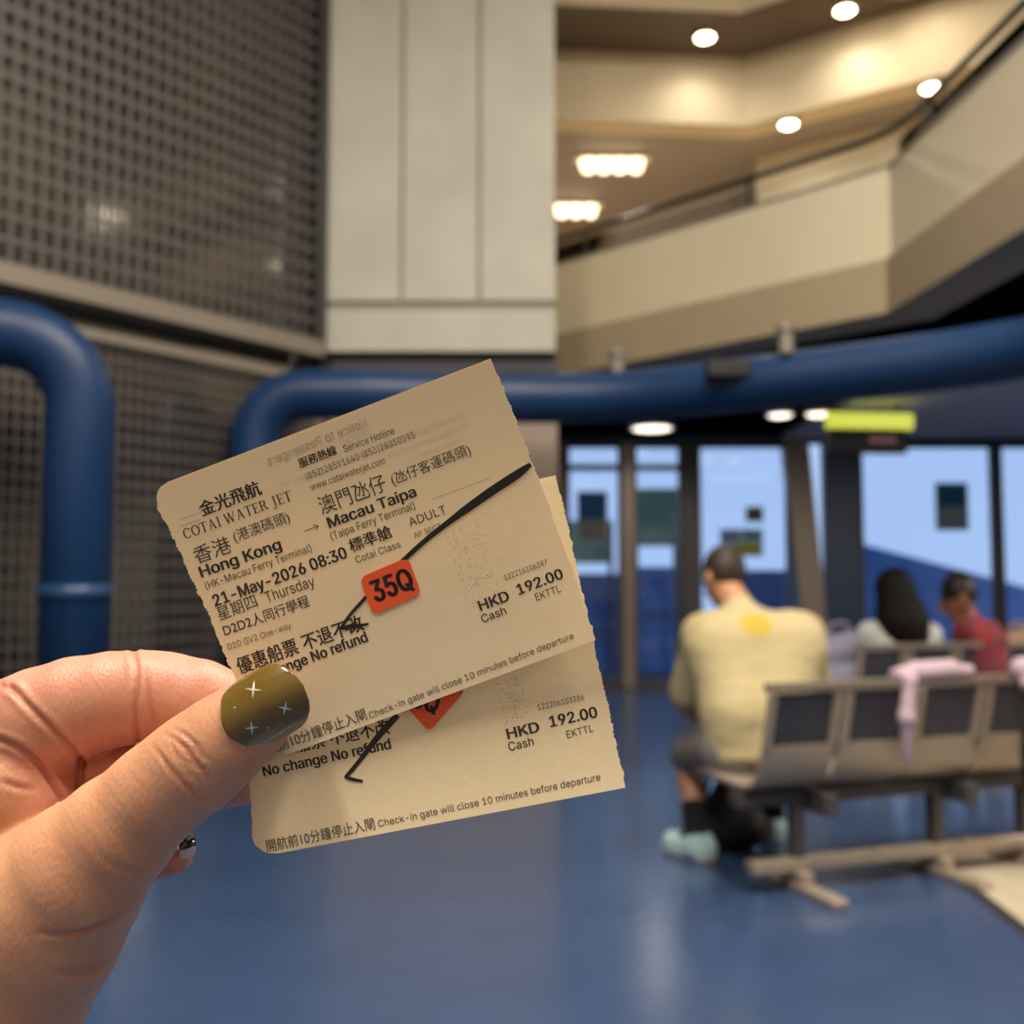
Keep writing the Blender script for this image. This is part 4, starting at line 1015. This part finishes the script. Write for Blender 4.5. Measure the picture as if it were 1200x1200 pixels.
txt(T2, 'printed_line', '122206103386', (631, 832), (685, 820), 6.5, 0)
txt(T1, 'sticker_number', '35Q', (440, 706), (487, 688), 25, 0.04, M_stk)
txt(T2, 'sticker_number', '35Q', (466, 824), (512, 836), 22, 0.04, M_stk)
keys = {(p[2], p[6]) for p in PRINTS if not p[9]} | {('H', 0.0), ('國', 0.0)}
FM = font_mesh(sorted(keys))
capH = np.ptp(FM[('H', 0.0)][0][:, 1]); cjkH = np.ptp(FM[('國', 0.0)][0][:, 1]) if len(FM[('國', 0.0)][0]) else 0.9
cjk0 = FM[('國', 0.0)][0][:, 1].min() if len(FM[('國', 0.0)][0]) else 0
print('font', capH, cjkH, cjk0)

def curve1(s, t):                     # height towards the viewer, metres
    return 0.0120 * np.clip(0.55 - t, 0, 2) ** 2 + 0.0060 * np.clip(t - 0.55, 0, 2) ** 2 - 0.0012 * np.sin(np.clip(s, -.2, 1.2) * math.pi)
def curve2(s, t):
    return 0.004 * np.clip(t - 0.72, 0, 2) ** 2 * 4 + 0.0008 * np.sin(s * 9 + t * 2) * np.exp(-((s - 0.08) / 0.2) ** 2) * np.clip(t - 0.6, 0, 1) * 3
sh1 = Sheet((176, 577), (575, 420), (314, 893), (0.2590, 0.2575, 0.2567), curve1)
sh2 = Sheet((262, 640), (651, 557), (296, 1008), (0.2650, 0.2662, 0.2556), curve2)
l1 = edge((176, 573), (314, 893), 70, -2.2, 22, 0, (0.93, -0.37), bow=lambda q: 5 * math.sin(math.pi * q))
r1 = edge((575, 420), (698, 750), 70, -2.0, 0, 0, (-0.93, 0.37), bow=lambda q: -2.5 * math.sin(math.pi * q))
l2 = edge((268, 640), (297, 1006), 70, -1.6, 0, 30, (0.98, -0.2), bow=lambda q: 5 * math.sin(math.pi * q))
r2 = edge((651, 557), (733, 923), 70, -2.0, 0, 0, (-0.97, 0.22))
tickets = {}
for key, sh, l, r, lab in ((T1, sh1, l1, r1, 'upper ferry ticket held in front, with whole 35Q sticker and pen stroke'), (T2, sh2, l2, r2, 'lower ferry ticket tucked behind the other, its sticker half covered')):
    V, F = make_sheet(sh, l, r, 0.00018, None)
    root = empty('ferry_ticket', tuple(V.mean(0))); tag(root, lab, 'ticket', 'pair of ferry tickets')
    o = link_vf('paper', V, F, M_paper, root, tuple(root.location)); o.data.polygons.foreach_set('use_smooth', np.zeros(len(o.data.polygons), bool)); tickets[key] = (sh, root)
def lay(key, name, uv, F, lift, m, label=None, th=0.0):
    sh, root = tickets[key]; V = sh.at(np.asarray(uv), lift)
    me = bpy.data.meshes.new(name); me.from_pydata([tuple(v - np.array(root.location)) for v in V], [], F); me.update()
    o = link(name, me, m, root)
    if label: o['label'] = label
    return o
for (key, name, body, p0, p1, cap, bold, m, mirror, serif, label) in PRINTS:
    if serif: V, F = serif_word(body); ch = 1.0; y0 = 0.0
    else:
        V, F = FM[(body, bold)]; cj = is_cjk(body)
        ch = cjkH if cj else capH; y0 = cjk0 if cj else 0.0
    if len(V) == 0: print('NO GLYPHS', body); continue
    p0, p1 = np.array(p0, float), np.array(p1, float); ux = (p1 - p0); W_ = np.linalg.norm(ux); ux /= W_
    up = np.array((ux[1], -ux[0])) if not mirror else np.array((-ux[1], ux[0]))
    x = (V[:, 0] - V[:, 0].min()) / np.ptp(V[:, 0]) * W_; y = (V[:, 1] - y0) / ch * cap
    uv = p0[None] + x[:, None] * ux[None] + y[:, None] * up[None]
    lift = 0.00012 if name != 'sticker_number' else 0.00042
    lay(key, name, uv, F, lift, m, label)
# arrow, dotted rules
def strip(pts, wid):
    pts = np.array(pts, float); V = []; F = []
    wid = np.broadcast_to(np.asarray(wid, float), (len(pts),))
    for i in range(len(pts)):
        t = pts[min(i + 1, len(pts) - 1)] - pts[max(i - 1, 0)]; t /= np.linalg.norm(t); n = np.array((-t[1], t[0]))
        V += [pts[i] + n * wid[i] / 2, pts[i] - n * wid[i] / 2]
    for i in range(len(pts) - 1): F.append((2 * i, 2 * i + 1, 2 * i + 3, 2 * i + 2))
    return V, F
def multi(parts):
    V, F = [], []
    for v, f in parts:
        k = len(V); V += list(v); F += [tuple(i + k for i in q) for q in f]
    return V, F
lay(T1, 'arrow_mark', *multi([strip([(357, 622.5), (373, 616.5)], 1.0), strip([(367, 615), (373, 616.5), (370, 621)], 1.0)]), 0.00012, M_ink)
dots = []
for k in range(22): q = k / 21; dots.append(strip([(507 + q * 66, 585 - q * 24), (508.2 + q * 66, 584.5 - q * 24)], 1.1))
for k in range(14): q = k / 13; dots.append(strip([(210 + q * 24, 609 - q * 8), (211 + q * 24, 608.6 - q * 8)], 0.9)); dots.append(strip([(212 + q * 22, 617 - q * 8), (213 + q * 22, 616.6 - q * 8)], 0.9))
lay(T1, 'dotted_rule', *multi(dots), 0.00012, M_ink2)
rng = np.random.RandomState(3); sp_ = []
for k in range(150):                   # faint printer specks right of the fare class
    a, b_ = rng.rand(2); p = np.array((520, 625)) + a * np.array((26, 92)) + b_ * np.array((42, -16)); sp_.append(strip([p, p + (0.7, -0.3)], 0.8))
lay(T1, 'printer_specks', *multi(sp_), 0.00012, M_ink2)
sp_ = []
for k in range(110):
    a, b_ = rng.rand(2); p = np.array((578, 800)) + a * np.array((12, 50)) + b_ * np.array((30, -8)); sp_.append(strip([p, p + (0.7, -0.3)], 0.8))
lay(T2, 'printer_specks', *multi(sp_), 0.00012, M_ink2)
# pen strokes
def pen(key, pts, wid, n=10):
    P3 = smooth_path([Vector((p[0], p[1], w_)) for p, w_ in zip(pts, wid)], n)
    lay(key, 'pen_stroke', *strip([(p.x, p.y) for p in P3], [p.z for p in P3]), 0.00022, M_pen)
pen(T1, [(622, 544), (606, 556), (580, 573), (550, 594), (527, 611), (500, 632), (470, 659), (445, 683), (424, 705), (409, 722), (399, 737)], [5, 10, 10.5, 9.5, 7, 6, 5.5, 5, 4, 3.5, 3.2])
pen(T1, [(398, 736), (408, 735), (420, 733.5), (432, 731)], [4, 5.5, 4.5, 2.5])
pen(T2, [(466, 838), (452, 853), (440, 867), (428, 883), (416, 898), (405, 911)], [7, 8, 7, 5.5, 5, 4.5])
pen(T2, [(404, 910), (412, 913), (425, 915.5)], [4, 4.2, 3.2])
def rounded(c, r=8, n=6):
    c = [np.array(p, float) for p in c]; out = []
    for i in range(len(c)):
        p = c[i]; a = c[i - 1]; b_ = c[(i + 1) % len(c)]
        d1 = (a - p) / np.linalg.norm(a - p); d2 = (b_ - p) / np.linalg.norm(b_ - p)
        for k in range(n + 1):
            t = k / n; out.append((p + d1 * r) * (1 - t) ** 2 + 2 * p * t * (1 - t) + (p + d2 * r) * t * t)
    return out
def sticker(key, c, r):
    o = rounded(c, r); sh, root = tickets[key]
    ctr = np.mean(o, 0); uv = [ctr] + [ctr + (p - ctr) * 0.5 for p in o] + o; n = len(o); F = []
    for i in range(n):
        j = (i + 1) % n; F.append((0, 1 + i, 1 + j)); F.append((1 + i, 1 + n + i, 1 + n + j, 1 + j))
    V0 = list(sh.at(np.array(uv), 0.00034)); V1 = list(sh.at(np.array(o), 0.00005)); k = len(V0)
    for i in range(n): F.append((1 + n + i, k + i, k + (i + 1) % n, 1 + n + (i + 1) % n))
    me = bpy.data.meshes.new('seat_sticker'); me.from_pydata([tuple(v - np.array(root.location)) for v in V0 + V1], [], F); me.update()
    ob = link('seat_sticker', me, M_orange, root); ob['label'] = 'orange seat sticker'
    return ob
st1 = sticker(T1, [(421, 677), (478, 653), (494, 696), (437, 721)], 10)
st2 = sticker(T2, [(456, 806), (500, 770), (546, 808), (503, 858)], 9)
for key, st in ((T1, st1), (T2, st2)):
    for ch in list(tickets[key][1].children):
        if ch.name.startswith('sticker_number'):
            ch.parent = st

# ================================================================== HAND
def C3(u, v, d): return np.array(((u - 600) / 1200 * d, (v - 600) / 1200 * d, d))   # lens space: right, down, away
def rp(px, d=0.255): return px * d / 1200
hs = 0.00062
Fh = Field(C3(-120, 715, .30) * (1, 1, 0) + (0, 0, .222), C3(365, 1290, .26) * (1, 1, 0) + (0, 0, .345), hs)
def seg(a, b_, ra, rb, k=0.006, flat=1.0):
    Fh.cap(C3(*a), C3(*b_), rp(ra, a[2]), rp(rb, b_[2]), k, (1, 1, flat))
def seq(pts, k, flat=1.0, k0=None):
    for i in range(len(pts) - 1):
        a, b_ = pts[i], pts[i + 1]; seg(a[:3], b_[:3], a[3], b_[3], (k0 if (i == 0 and k0 is not None) else k), flat)
# thumb: tip, distal, joint, proximal, base, ball of the thumb, wrist
seq([(318, 824, .2478, 37), (294, 843, .2475, 45), (262, 868, .2478, 52), (231, 893, .2482, 56), (205, 913, .2488, 55), (180, 934, .2495, 57), (136, 977, .2515, 66), (92, 1022, .254, 80), (48, 1068, .258, 97), (-10, 1140, .263, 113), (-70, 1240, .268, 150)], 0.0030, 1.12)
seg((96, 1060, .257), (115, 1065, .257), 42, 36, 0.006)                # base bulge on the outer contour
seg((30, 1150, .262), (62, 1108, .260), 70, 64, 0.008)
# index finger: tip behind the tickets, crease joint, middle, knuckle bend, base
F_thumb = Fh.f.copy(); Fh.f[:] = 9
seq([(300, 852, .2700, 38), (268, 834, .2705, 43), (232, 822, .2715, 47), (195, 817, .2725, 50), (168, 816, .273, 51), (130, 820, .2735, 54), (88, 830, .274, 58), (48, 846, .275, 62), (4, 868, .278, 68), (-60, 915, .285, 76), (-110, 1000, .29, 90)], 0.0025, 1.1)
F_index = Fh.f.copy(); Fh.f[:] = 9
# palm seen between index and thumb
seq([(48, 945, .272, 48), (18, 925, .273, 60), (-20, 940, .275, 78), (-60, 1010, .276, 110), (-80, 1120, .278, 140)], 0.006)
F_palm = Fh.f.copy(); Fh.f[:] = 9
# middle finger in the shade behind
seq([(283, 917, .2755, 27), (250, 915, .277, 33), (200, 908, .280, 38), (140, 905, .2835, 42), (80, 915, .287, 44), (20, 935, .29, 50), (-60, 990, .293, 62)], 0.002)
F_mid = Fh.f.copy(); Fh.f[:] = 9
# ring finger, mostly hidden
seq([(195, 962, .284, 26), (160, 958, .288, 32), (110, 960, .293, 38), (50, 975, .297, 42), (-40, 1020, .299, 56)], 0.002)
F_ring = Fh.f.copy(); Fh.f[:] = 9
# little finger: tip shows below the thumb
seq([(206, 1006, .282, 19), (190, 1003, .2835, 24), (160, 1001, .287, 28), (120, 1005, .292, 33), (60, 1020, .297, 38), (-30, 1060, .299, 52)], 0.002)
F_lit = Fh.f.copy()
f = smin(F_palm, F_index, 0.0026); f = smin(f, F_mid, 0.0012); f = smin(f, F_ring, 0.0012); f = smin(f, F_lit, 0.0012)
f = smin(f, F_thumb, 0.0022)
Fh.f = f.astype(np.float32)
V, F = Fh.mesh()
# light Laplacian smoothing, then creases pressed in along the normals
E = np.concatenate([F[:, [0, 1]], F[:, [1, 2]], F[:, [2, 3]], F[:, [3, 0]]])
deg = np.zeros(len(V)); np.add.at(deg, E[:, 0], 1); np.add.at(deg, E[:, 1], 1)
def lap(V, n):
    for _ in range(n):
        A = np.zeros_like(V)
        for i in range(3):
            A[:, i] = np.bincount(E[:, 0], V[E[:, 1], i], len(V)) + np.bincount(E[:, 1], V[E[:, 0], i], len(V))
        V = V * 0.5 + 0.5 * A / deg[:, None]
    return V
V = lap(V, 4)
def normals(V):
    fn = np.cross(V[F[:, 2]] - V[F[:, 0]], V[F[:, 3]] - V[F[:, 1]]); N = np.zeros_like(V)
    for k in range(4):
        for i in range(3): N[:, i] += np.bincount(F[:, k], fn[:, i], len(V))
    return N / (np.linalg.norm(N, axis=1)[:, None] + 1e-12)
N = normals(V)
uv = np.stack([V[:, 0] / V[:, 2] * 1200 + 600, V[:, 1] / V[:, 2] * 1200 + 600], 1)
def dist_poly(uv, pts):
    d = np.full(len(uv), 1e9); tt = np.zeros(len(uv)); pts = np.array(pts, float); n = len(pts) - 1
    for i in range(n):
        a, b_ = pts[i], pts[i + 1]; ab = b_ - a; t = np.clip(((uv - a) @ ab) / (ab @ ab), 0, 1)
        q = np.linalg.norm(uv - a - t[:, None] * ab, axis=1); m = q < d
        d[m] = q[m]; tt[m] = (i + t[m]) / n
    return d, tt
disp = np.zeros(len(V)); red = np.zeros(len(V))
front = N[:, 2] < 0.25
def crease(pts, depth, wid, zmax=0.262, zmin=0.2, taper=True, ridge=0.35):
    P2 = [(p.x, p.y) for p in smooth_path([Vector((a, b_, 0)) for a, b_ in pts], 6)]
    d, t = dist_poly(uv, P2); m = front & (V[:, 2] < zmax) & (V[:, 2] > zmin)
    fade = np.sin(np.pi * np.clip(t, 0.02, 0.98)) ** 0.6 if taper else 1.0
    g = np.exp(-(d / wid) ** 2) - ridge * np.exp(-((d - 2.4 * wid) / (1.3 * wid)) ** 2)
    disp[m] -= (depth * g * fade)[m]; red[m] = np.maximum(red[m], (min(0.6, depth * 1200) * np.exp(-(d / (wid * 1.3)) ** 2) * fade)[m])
# knuckle wrinkles of the thumb
crease([(178, 872), (192, 890), (204, 905), (222, 925), (240, 940)], 0.0005, 2.2)
crease([(194, 860), (208, 868), (222, 884), (234, 898), (246, 915)], 0.0006, 2.2)
crease([(204, 854), (218, 862), (232, 876), (240, 890)], 0.00055, 2.0)
crease([(186, 880), (196, 900), (206, 920)], 0.00036, 1.8)
crease([(200, 866), (205, 880), (215, 892)], 0.0004, 1.6)
crease([(212, 872), (224, 878), (236, 888)], 0.0004, 1.6)
crease([(214, 888), (226, 896), (238, 902)], 0.00035, 1.6)
rngc = np.random.RandomState(11)
for k in range(46):                    # fine lines across the back of the thumb
    q = rngc.rand(); c = np.array((70, 1030)) * (1 - q) + np.array((190, 915)) * q; a = np.array((0.62, 0.78)); s0 = (rngc.rand() - 0.5) * 70; L = 10 + rngc.rand() * 22
    p = c + a * s0; bend = np.array((-0.78, 0.62)) * (rngc.rand() - 0.5) * 6
    crease([tuple(p - a * L), tuple(p + bend), tuple(p + a * L)], 0.00006 + 0.00006 * rngc.rand(), 1.2 + rngc.rand(), ridge=0.2)
crease([(45, 1092), (72, 1095), (100, 1092), (125, 1082), (146, 1066)], 0.0008, 3.2, ridge=0.12)
crease([(58, 1138), (90, 1140), (118, 1132), (136, 1118)], 0.00035, 5.0)
crease([(118, 1000), (134, 1014), (152, 1020), (168, 1022)], 0.0002, 3.0)
crease([(102, 1012), (118, 1034), (132, 1050), (150, 1054)], 0.00018, 2.5)
# finger creases of the index and palm
crease([(157, 764), (160, 785), (160, 810), (158, 835), (160, 862), (164, 880)], 0.0008, 3.0, 0.30, 0.255, False)
crease([(167, 772), (172, 800), (176, 830), (182, 850)], 0.00045, 2.5, 0.30, 0.255)
crease([(14, 806), (34, 828), (62, 856), (86, 880), (96, 896)], 0.0010, 3.2, 0.30, 0.255, False)
crease([(96, 888), (95, 905), (92, 925)], 0.0008, 3.0, 0.30, 0.255, False)
crease([(-4, 866), (22, 876), (46, 896), (62, 918), (74, 936)], 0.0011, 3.2, 0.30, 0.255, False)
crease([(-4, 800), (10, 808), (24, 812)], 0.0004, 3.0, 0.30, 0.255)
crease([(0, 915), (20, 922), (40, 925)], 0.0005, 3.5, 0.30, 0.255)
V = V + N * disp[:, None]
V = lap(V, 1)
# palm-side pink tint (the skin's own colour), stored per vertex
pink = np.clip((V[:, 2] - 0.2585) / 0.006, 0, 1); pink = np.maximum(pink * 0.75, 0.35 * np.clip((uv[:, 0] - 250) / 60, 0, 1))
c2w = np.array([[1, 0, 0], [0, s_, c_], [0, -c_, s_]])      # lens axes (right, down, away) -> hall axes
Ww = EYEv + np.stack([V[:, 0], V[:, 1] * s_ + V[:, 2] * c_, -V[:, 1] * c_ + V[:, 2] * s_], 1)
def skin_mat():
    m = bpy.data.materials.new('hand_skin'); m.use_nodes = True; nt = m.node_tree; b = nt.nodes['Principled BSDF']
    b.inputs['Roughness'].default_value = 0.42; b.inputs['Specular IOR Level'].default_value = 0.4
    b.inputs['Subsurface Weight'].default_value = 0.2; b.inputs['Subsurface Radius'].default_value = (1.0, 0.35, 0.2); b.inputs['Subsurface Scale'].default_value = 0.0022
    at = nt.nodes.new('ShaderNodeAttribute'); at.attribute_name = 'tint'; sx = nt.nodes.new('ShaderNodeSeparateColor'); nt.links.new(at.outputs['Color'], sx.inputs[0])
    tc = nt.nodes.new('ShaderNodeTexCoord'); n = nt.nodes.new('ShaderNodeTexNoise'); n.inputs['Scale'].default_value = 90; n.inputs['Detail'].default_value = 6; nt.links.new(tc.outputs['Object'], n.inputs['Vector'])
    def mix(f_, a, b_, blend='MIX'):
        x = nt.nodes.new('ShaderNodeMix'); x.data_type = 'RGBA'; x.blend_type = blend
        for s, i in ((f_, 0), (a, 6), (b_, 7)):
            if isinstance(s, (tuple, float)): x.inputs[i].default_value = s
            else: nt.links.new(s, x.inputs[i])
        return x.outputs[2]
    base = mix(n.outputs['Fac'], srgb(213, 161, 126), srgb(193, 135, 102))
    pk = mix(n.outputs['Fac'], srgb(210, 146, 126), srgb(192, 122, 106))
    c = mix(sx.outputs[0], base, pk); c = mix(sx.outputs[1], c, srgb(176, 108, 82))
    nt.links.new(c, b.inputs['Base Color'])
    mp = nt.nodes.new('ShaderNodeMapping'); mp.inputs['Rotation'].default_value = (0, math.radians(42), 0); mp.inputs['Scale'].default_value = (1, 1, 0.35); nt.links.new(tc.outputs['Object'], mp.inputs[0])
    n2 = nt.nodes.new('ShaderNodeTexVoronoi'); n2.inputs['Scale'].default_value = 1500; nt.links.new(mp.outputs[0], n2.inputs['Vector'])
    n3 = nt.nodes.new('ShaderNodeTexNoise'); n3.inputs['Scale'].default_value = 420; n3.inputs['Detail'].default_value = 4; nt.links.new(mp.outputs[0], n3.inputs['Vector'])
    ad = nt.nodes.new('ShaderNodeMath'); ad.operation = 'ADD'; nt.links.new(n2.outputs['Distance'], ad.inputs[0]); nt.links.new(n3.outputs['Fac'], ad.inputs[1])
    bp = nt.nodes.new('ShaderNodeBump'); bp.inputs['Strength'].default_value = 0.4; bp.inputs['Distance'].default_value = 0.00025; nt.links.new(ad.outputs[0], bp.inputs['Height']); nt.links.new(bp.outputs[0], b.inputs['Normal'])
    return m
hand = empty('hand', tuple(D(60, 1000, 0.26))); tag(hand, 'left hand with olive painted thumbnail pinching two ferry tickets', 'hand')
ho = link_vf('palm_and_fingers', Ww, F, skin_mat(), hand, tuple(hand.location))
ca = ho.data.color_attributes.new('tint', 'FLOAT_COLOR', 'POINT')
ca.data.foreach_set('color', np.stack([pink, np.clip(red, 0, 1), np.zeros(len(V)), np.ones(len(V))], 1).astype(np.float32).ravel())
def to_world(p): return EYEv + np.stack([p[:, 0], p[:, 1] * s_ + p[:, 2] * c_, -p[:, 1] * c_ + p[:, 2] * s_], 1)

# thumbnail: a curved glossy shell wrapped over the tip
M_nail = mat('olive_gel_polish', srgb(110, 86, 26), 0.25, spec=0.4, noise=0.18, nscale=60, coat=0.6)
M_nailtip = mat('bare_nail_edge', srgb(226, 190, 168), 0.35)
M_nailblack = mat('dark_gel_polish', srgb(14, 10, 10), 0.15, coat=1.0)
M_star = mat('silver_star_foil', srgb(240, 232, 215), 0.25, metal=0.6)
NA, NB = np.array((274., 850.)), np.array((355., 802.)); ndir = (NB - NA) / np.linalg.norm(NB - NA); nper = np.array((-ndir[1], ndir[0]))
NL = np.linalg.norm(NB - NA); NW = 43.0; dN = 0.2470
Rn = rp(47.5, dN)
def nail_pt(a, b_, lift=0.0):          # a in 0..1 along, b in -1..1 across
    a = np.asarray(a, float); b_ = np.asarray(b_, float)
    p = NA[None] + ndir[None] * (a * NL)[:, None] + nper[None] * (b_ * NW)[:, None]
    R = Rn * (1.0 - 0.06 * a)
    x = np.clip(rp(1, dN) * np.abs(b_) * NW / R, 0, 0.97)
    dz = R * np.sqrt(1 - x ** 2) * 0.93 - 0.0014 * np.clip(a - 0.45, 0, 1) ** 2 * 3
    d = dN - dz - lift
    return np.stack([(p[:, 0] - 600) / 1200 * d, (p[:, 1] - 600) / 1200 * d, d], 1)
def nail_half(a):                      # half width along the nail
    a = np.asarray(a, float)
    tip = np.sqrt(np.clip(1 - np.clip((a - 0.62) / 0.38, 0, 1) ** 2.6, 0, 1)); base = 0.66 + 0.34 * np.sqrt(np.clip(1 - (1 - np.clip(a / 0.34, 0, 1)) ** 2, 0, 1))
    return tip * base
na, nb = 36, 30; A = np.linspace(0, 1, na); Bq = np.linspace(-1, 1, nb); g1 = []; g2 = []
for a in A:
    hwid = max(float(nail_half(a)), 0.02)
    bb = Bq * hwid * 0.98; aa = np.full(nb, a) - 0.13 * (1 - (Bq) ** 2) * (1 - a) * 1.0
    ed = np.minimum(1, np.minimum((1 - np.abs(Bq)) * 6, 1)); 
    g1.append(nail_pt(aa, bb, 0.00035 + 0.0003 * np.sqrt(np.clip(ed, 0, 1)))); g2.append(nail_pt(aa, bb, -0.0002))
Vn = to_world(np.concatenate(g1 + g2)); Fn = []; NN = na * nb
for i in range(na - 1):
    for j in range(nb - 1):
        a = i * nb + j; Fn.append((a, a + nb, a + nb + 1, a + 1)); Fn.append((NN + a, NN + a + 1, NN + a + nb + 1, NN + a + nb))
for i in range(na - 1):
    a = i * nb; Fn.append((a, NN + a, NN + a + nb, a + nb)); a += nb - 1; Fn.append((a, a + nb, NN + a + nb, NN + a))
for j in range(nb - 1):
    Fn.append((j, j + 1, NN + j + 1, NN + j)); a = (na - 1) * nb + j; Fn.append((a, NN + a, NN + a + 1, a + 1))
nail = link_vf('thumbnail', Vn, np.array(Fn), M_nail, hand, tuple(hand.location)); nail['label'] = 'glossy olive thumbnail'
bm_ = bmesh.new(); bm_.from_mesh(nail.data); bmesh.ops.recalc_face_normals(bm_, faces=bm_.faces[:]); bm_.to_mesh(nail.data); bm_.free()
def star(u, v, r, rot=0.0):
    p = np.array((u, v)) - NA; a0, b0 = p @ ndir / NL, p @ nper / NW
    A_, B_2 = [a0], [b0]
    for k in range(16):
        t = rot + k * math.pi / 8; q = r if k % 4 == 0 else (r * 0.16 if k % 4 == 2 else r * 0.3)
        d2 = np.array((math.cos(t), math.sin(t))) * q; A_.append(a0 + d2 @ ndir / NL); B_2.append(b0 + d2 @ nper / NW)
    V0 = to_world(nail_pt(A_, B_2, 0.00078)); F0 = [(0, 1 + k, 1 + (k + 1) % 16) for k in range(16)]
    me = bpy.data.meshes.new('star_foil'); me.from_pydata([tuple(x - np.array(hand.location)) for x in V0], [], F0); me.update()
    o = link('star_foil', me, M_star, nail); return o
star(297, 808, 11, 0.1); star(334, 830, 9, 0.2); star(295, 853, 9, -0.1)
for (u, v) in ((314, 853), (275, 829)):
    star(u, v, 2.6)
# nail of the little finger, seen from its side
ln = []
nl_a, nl_b = 12, 14
for layer in (0.0, -0.0005):
    for i in range(nl_a):
        for j in range(nl_b):
            t = i / (nl_a - 1); q = (j / (nl_b - 1) - 0.5) * 2
            # finger axis runs right; nail bends over the far upper side of the tip
            u = 210 + 20 * t - 3 * q * q * t; v = 1000 - 6 * t + q * 17 * (1 - 0.25 * t * t) - 4
            rr_ = 0.0052 + layer
            d = 0.2795 - 0.0005 * (1 - q * q) * 4 + 0.004 * t * t - layer
            ln.append(((u - 600) / 1200 * d, (v - 600) / 1200 * d, d))
Vl = to_world(np.array(ln)); Fl = []; NN = nl_a * nl_b
for i in range(nl_a - 1):
    for j in range(nl_b - 1):
        a = i * nl_b + j; Fl.append((a, a + nl_b, a + nl_b + 1, a + 1)); Fl.append((NN + a, NN + a + 1, NN + a + nl_b + 1, NN + a + nl_b))
Fl = np.array(Fl)
jj = (Fl[:, 0] % NN) % nl_b
lo_ = Fl[jj >= 7]; hi_ = Fl[jj < 7]
o = link_vf('little_fingernail', Vl, hi_, M_nailblack, hand, tuple(hand.location)); o['label'] = 'dark polished little fingernail'
o2 = link_vf('nail_edge', Vl, lo_, M_nailtip, o, tuple(hand.location)); o2['label'] = 'bare pale nail edge'
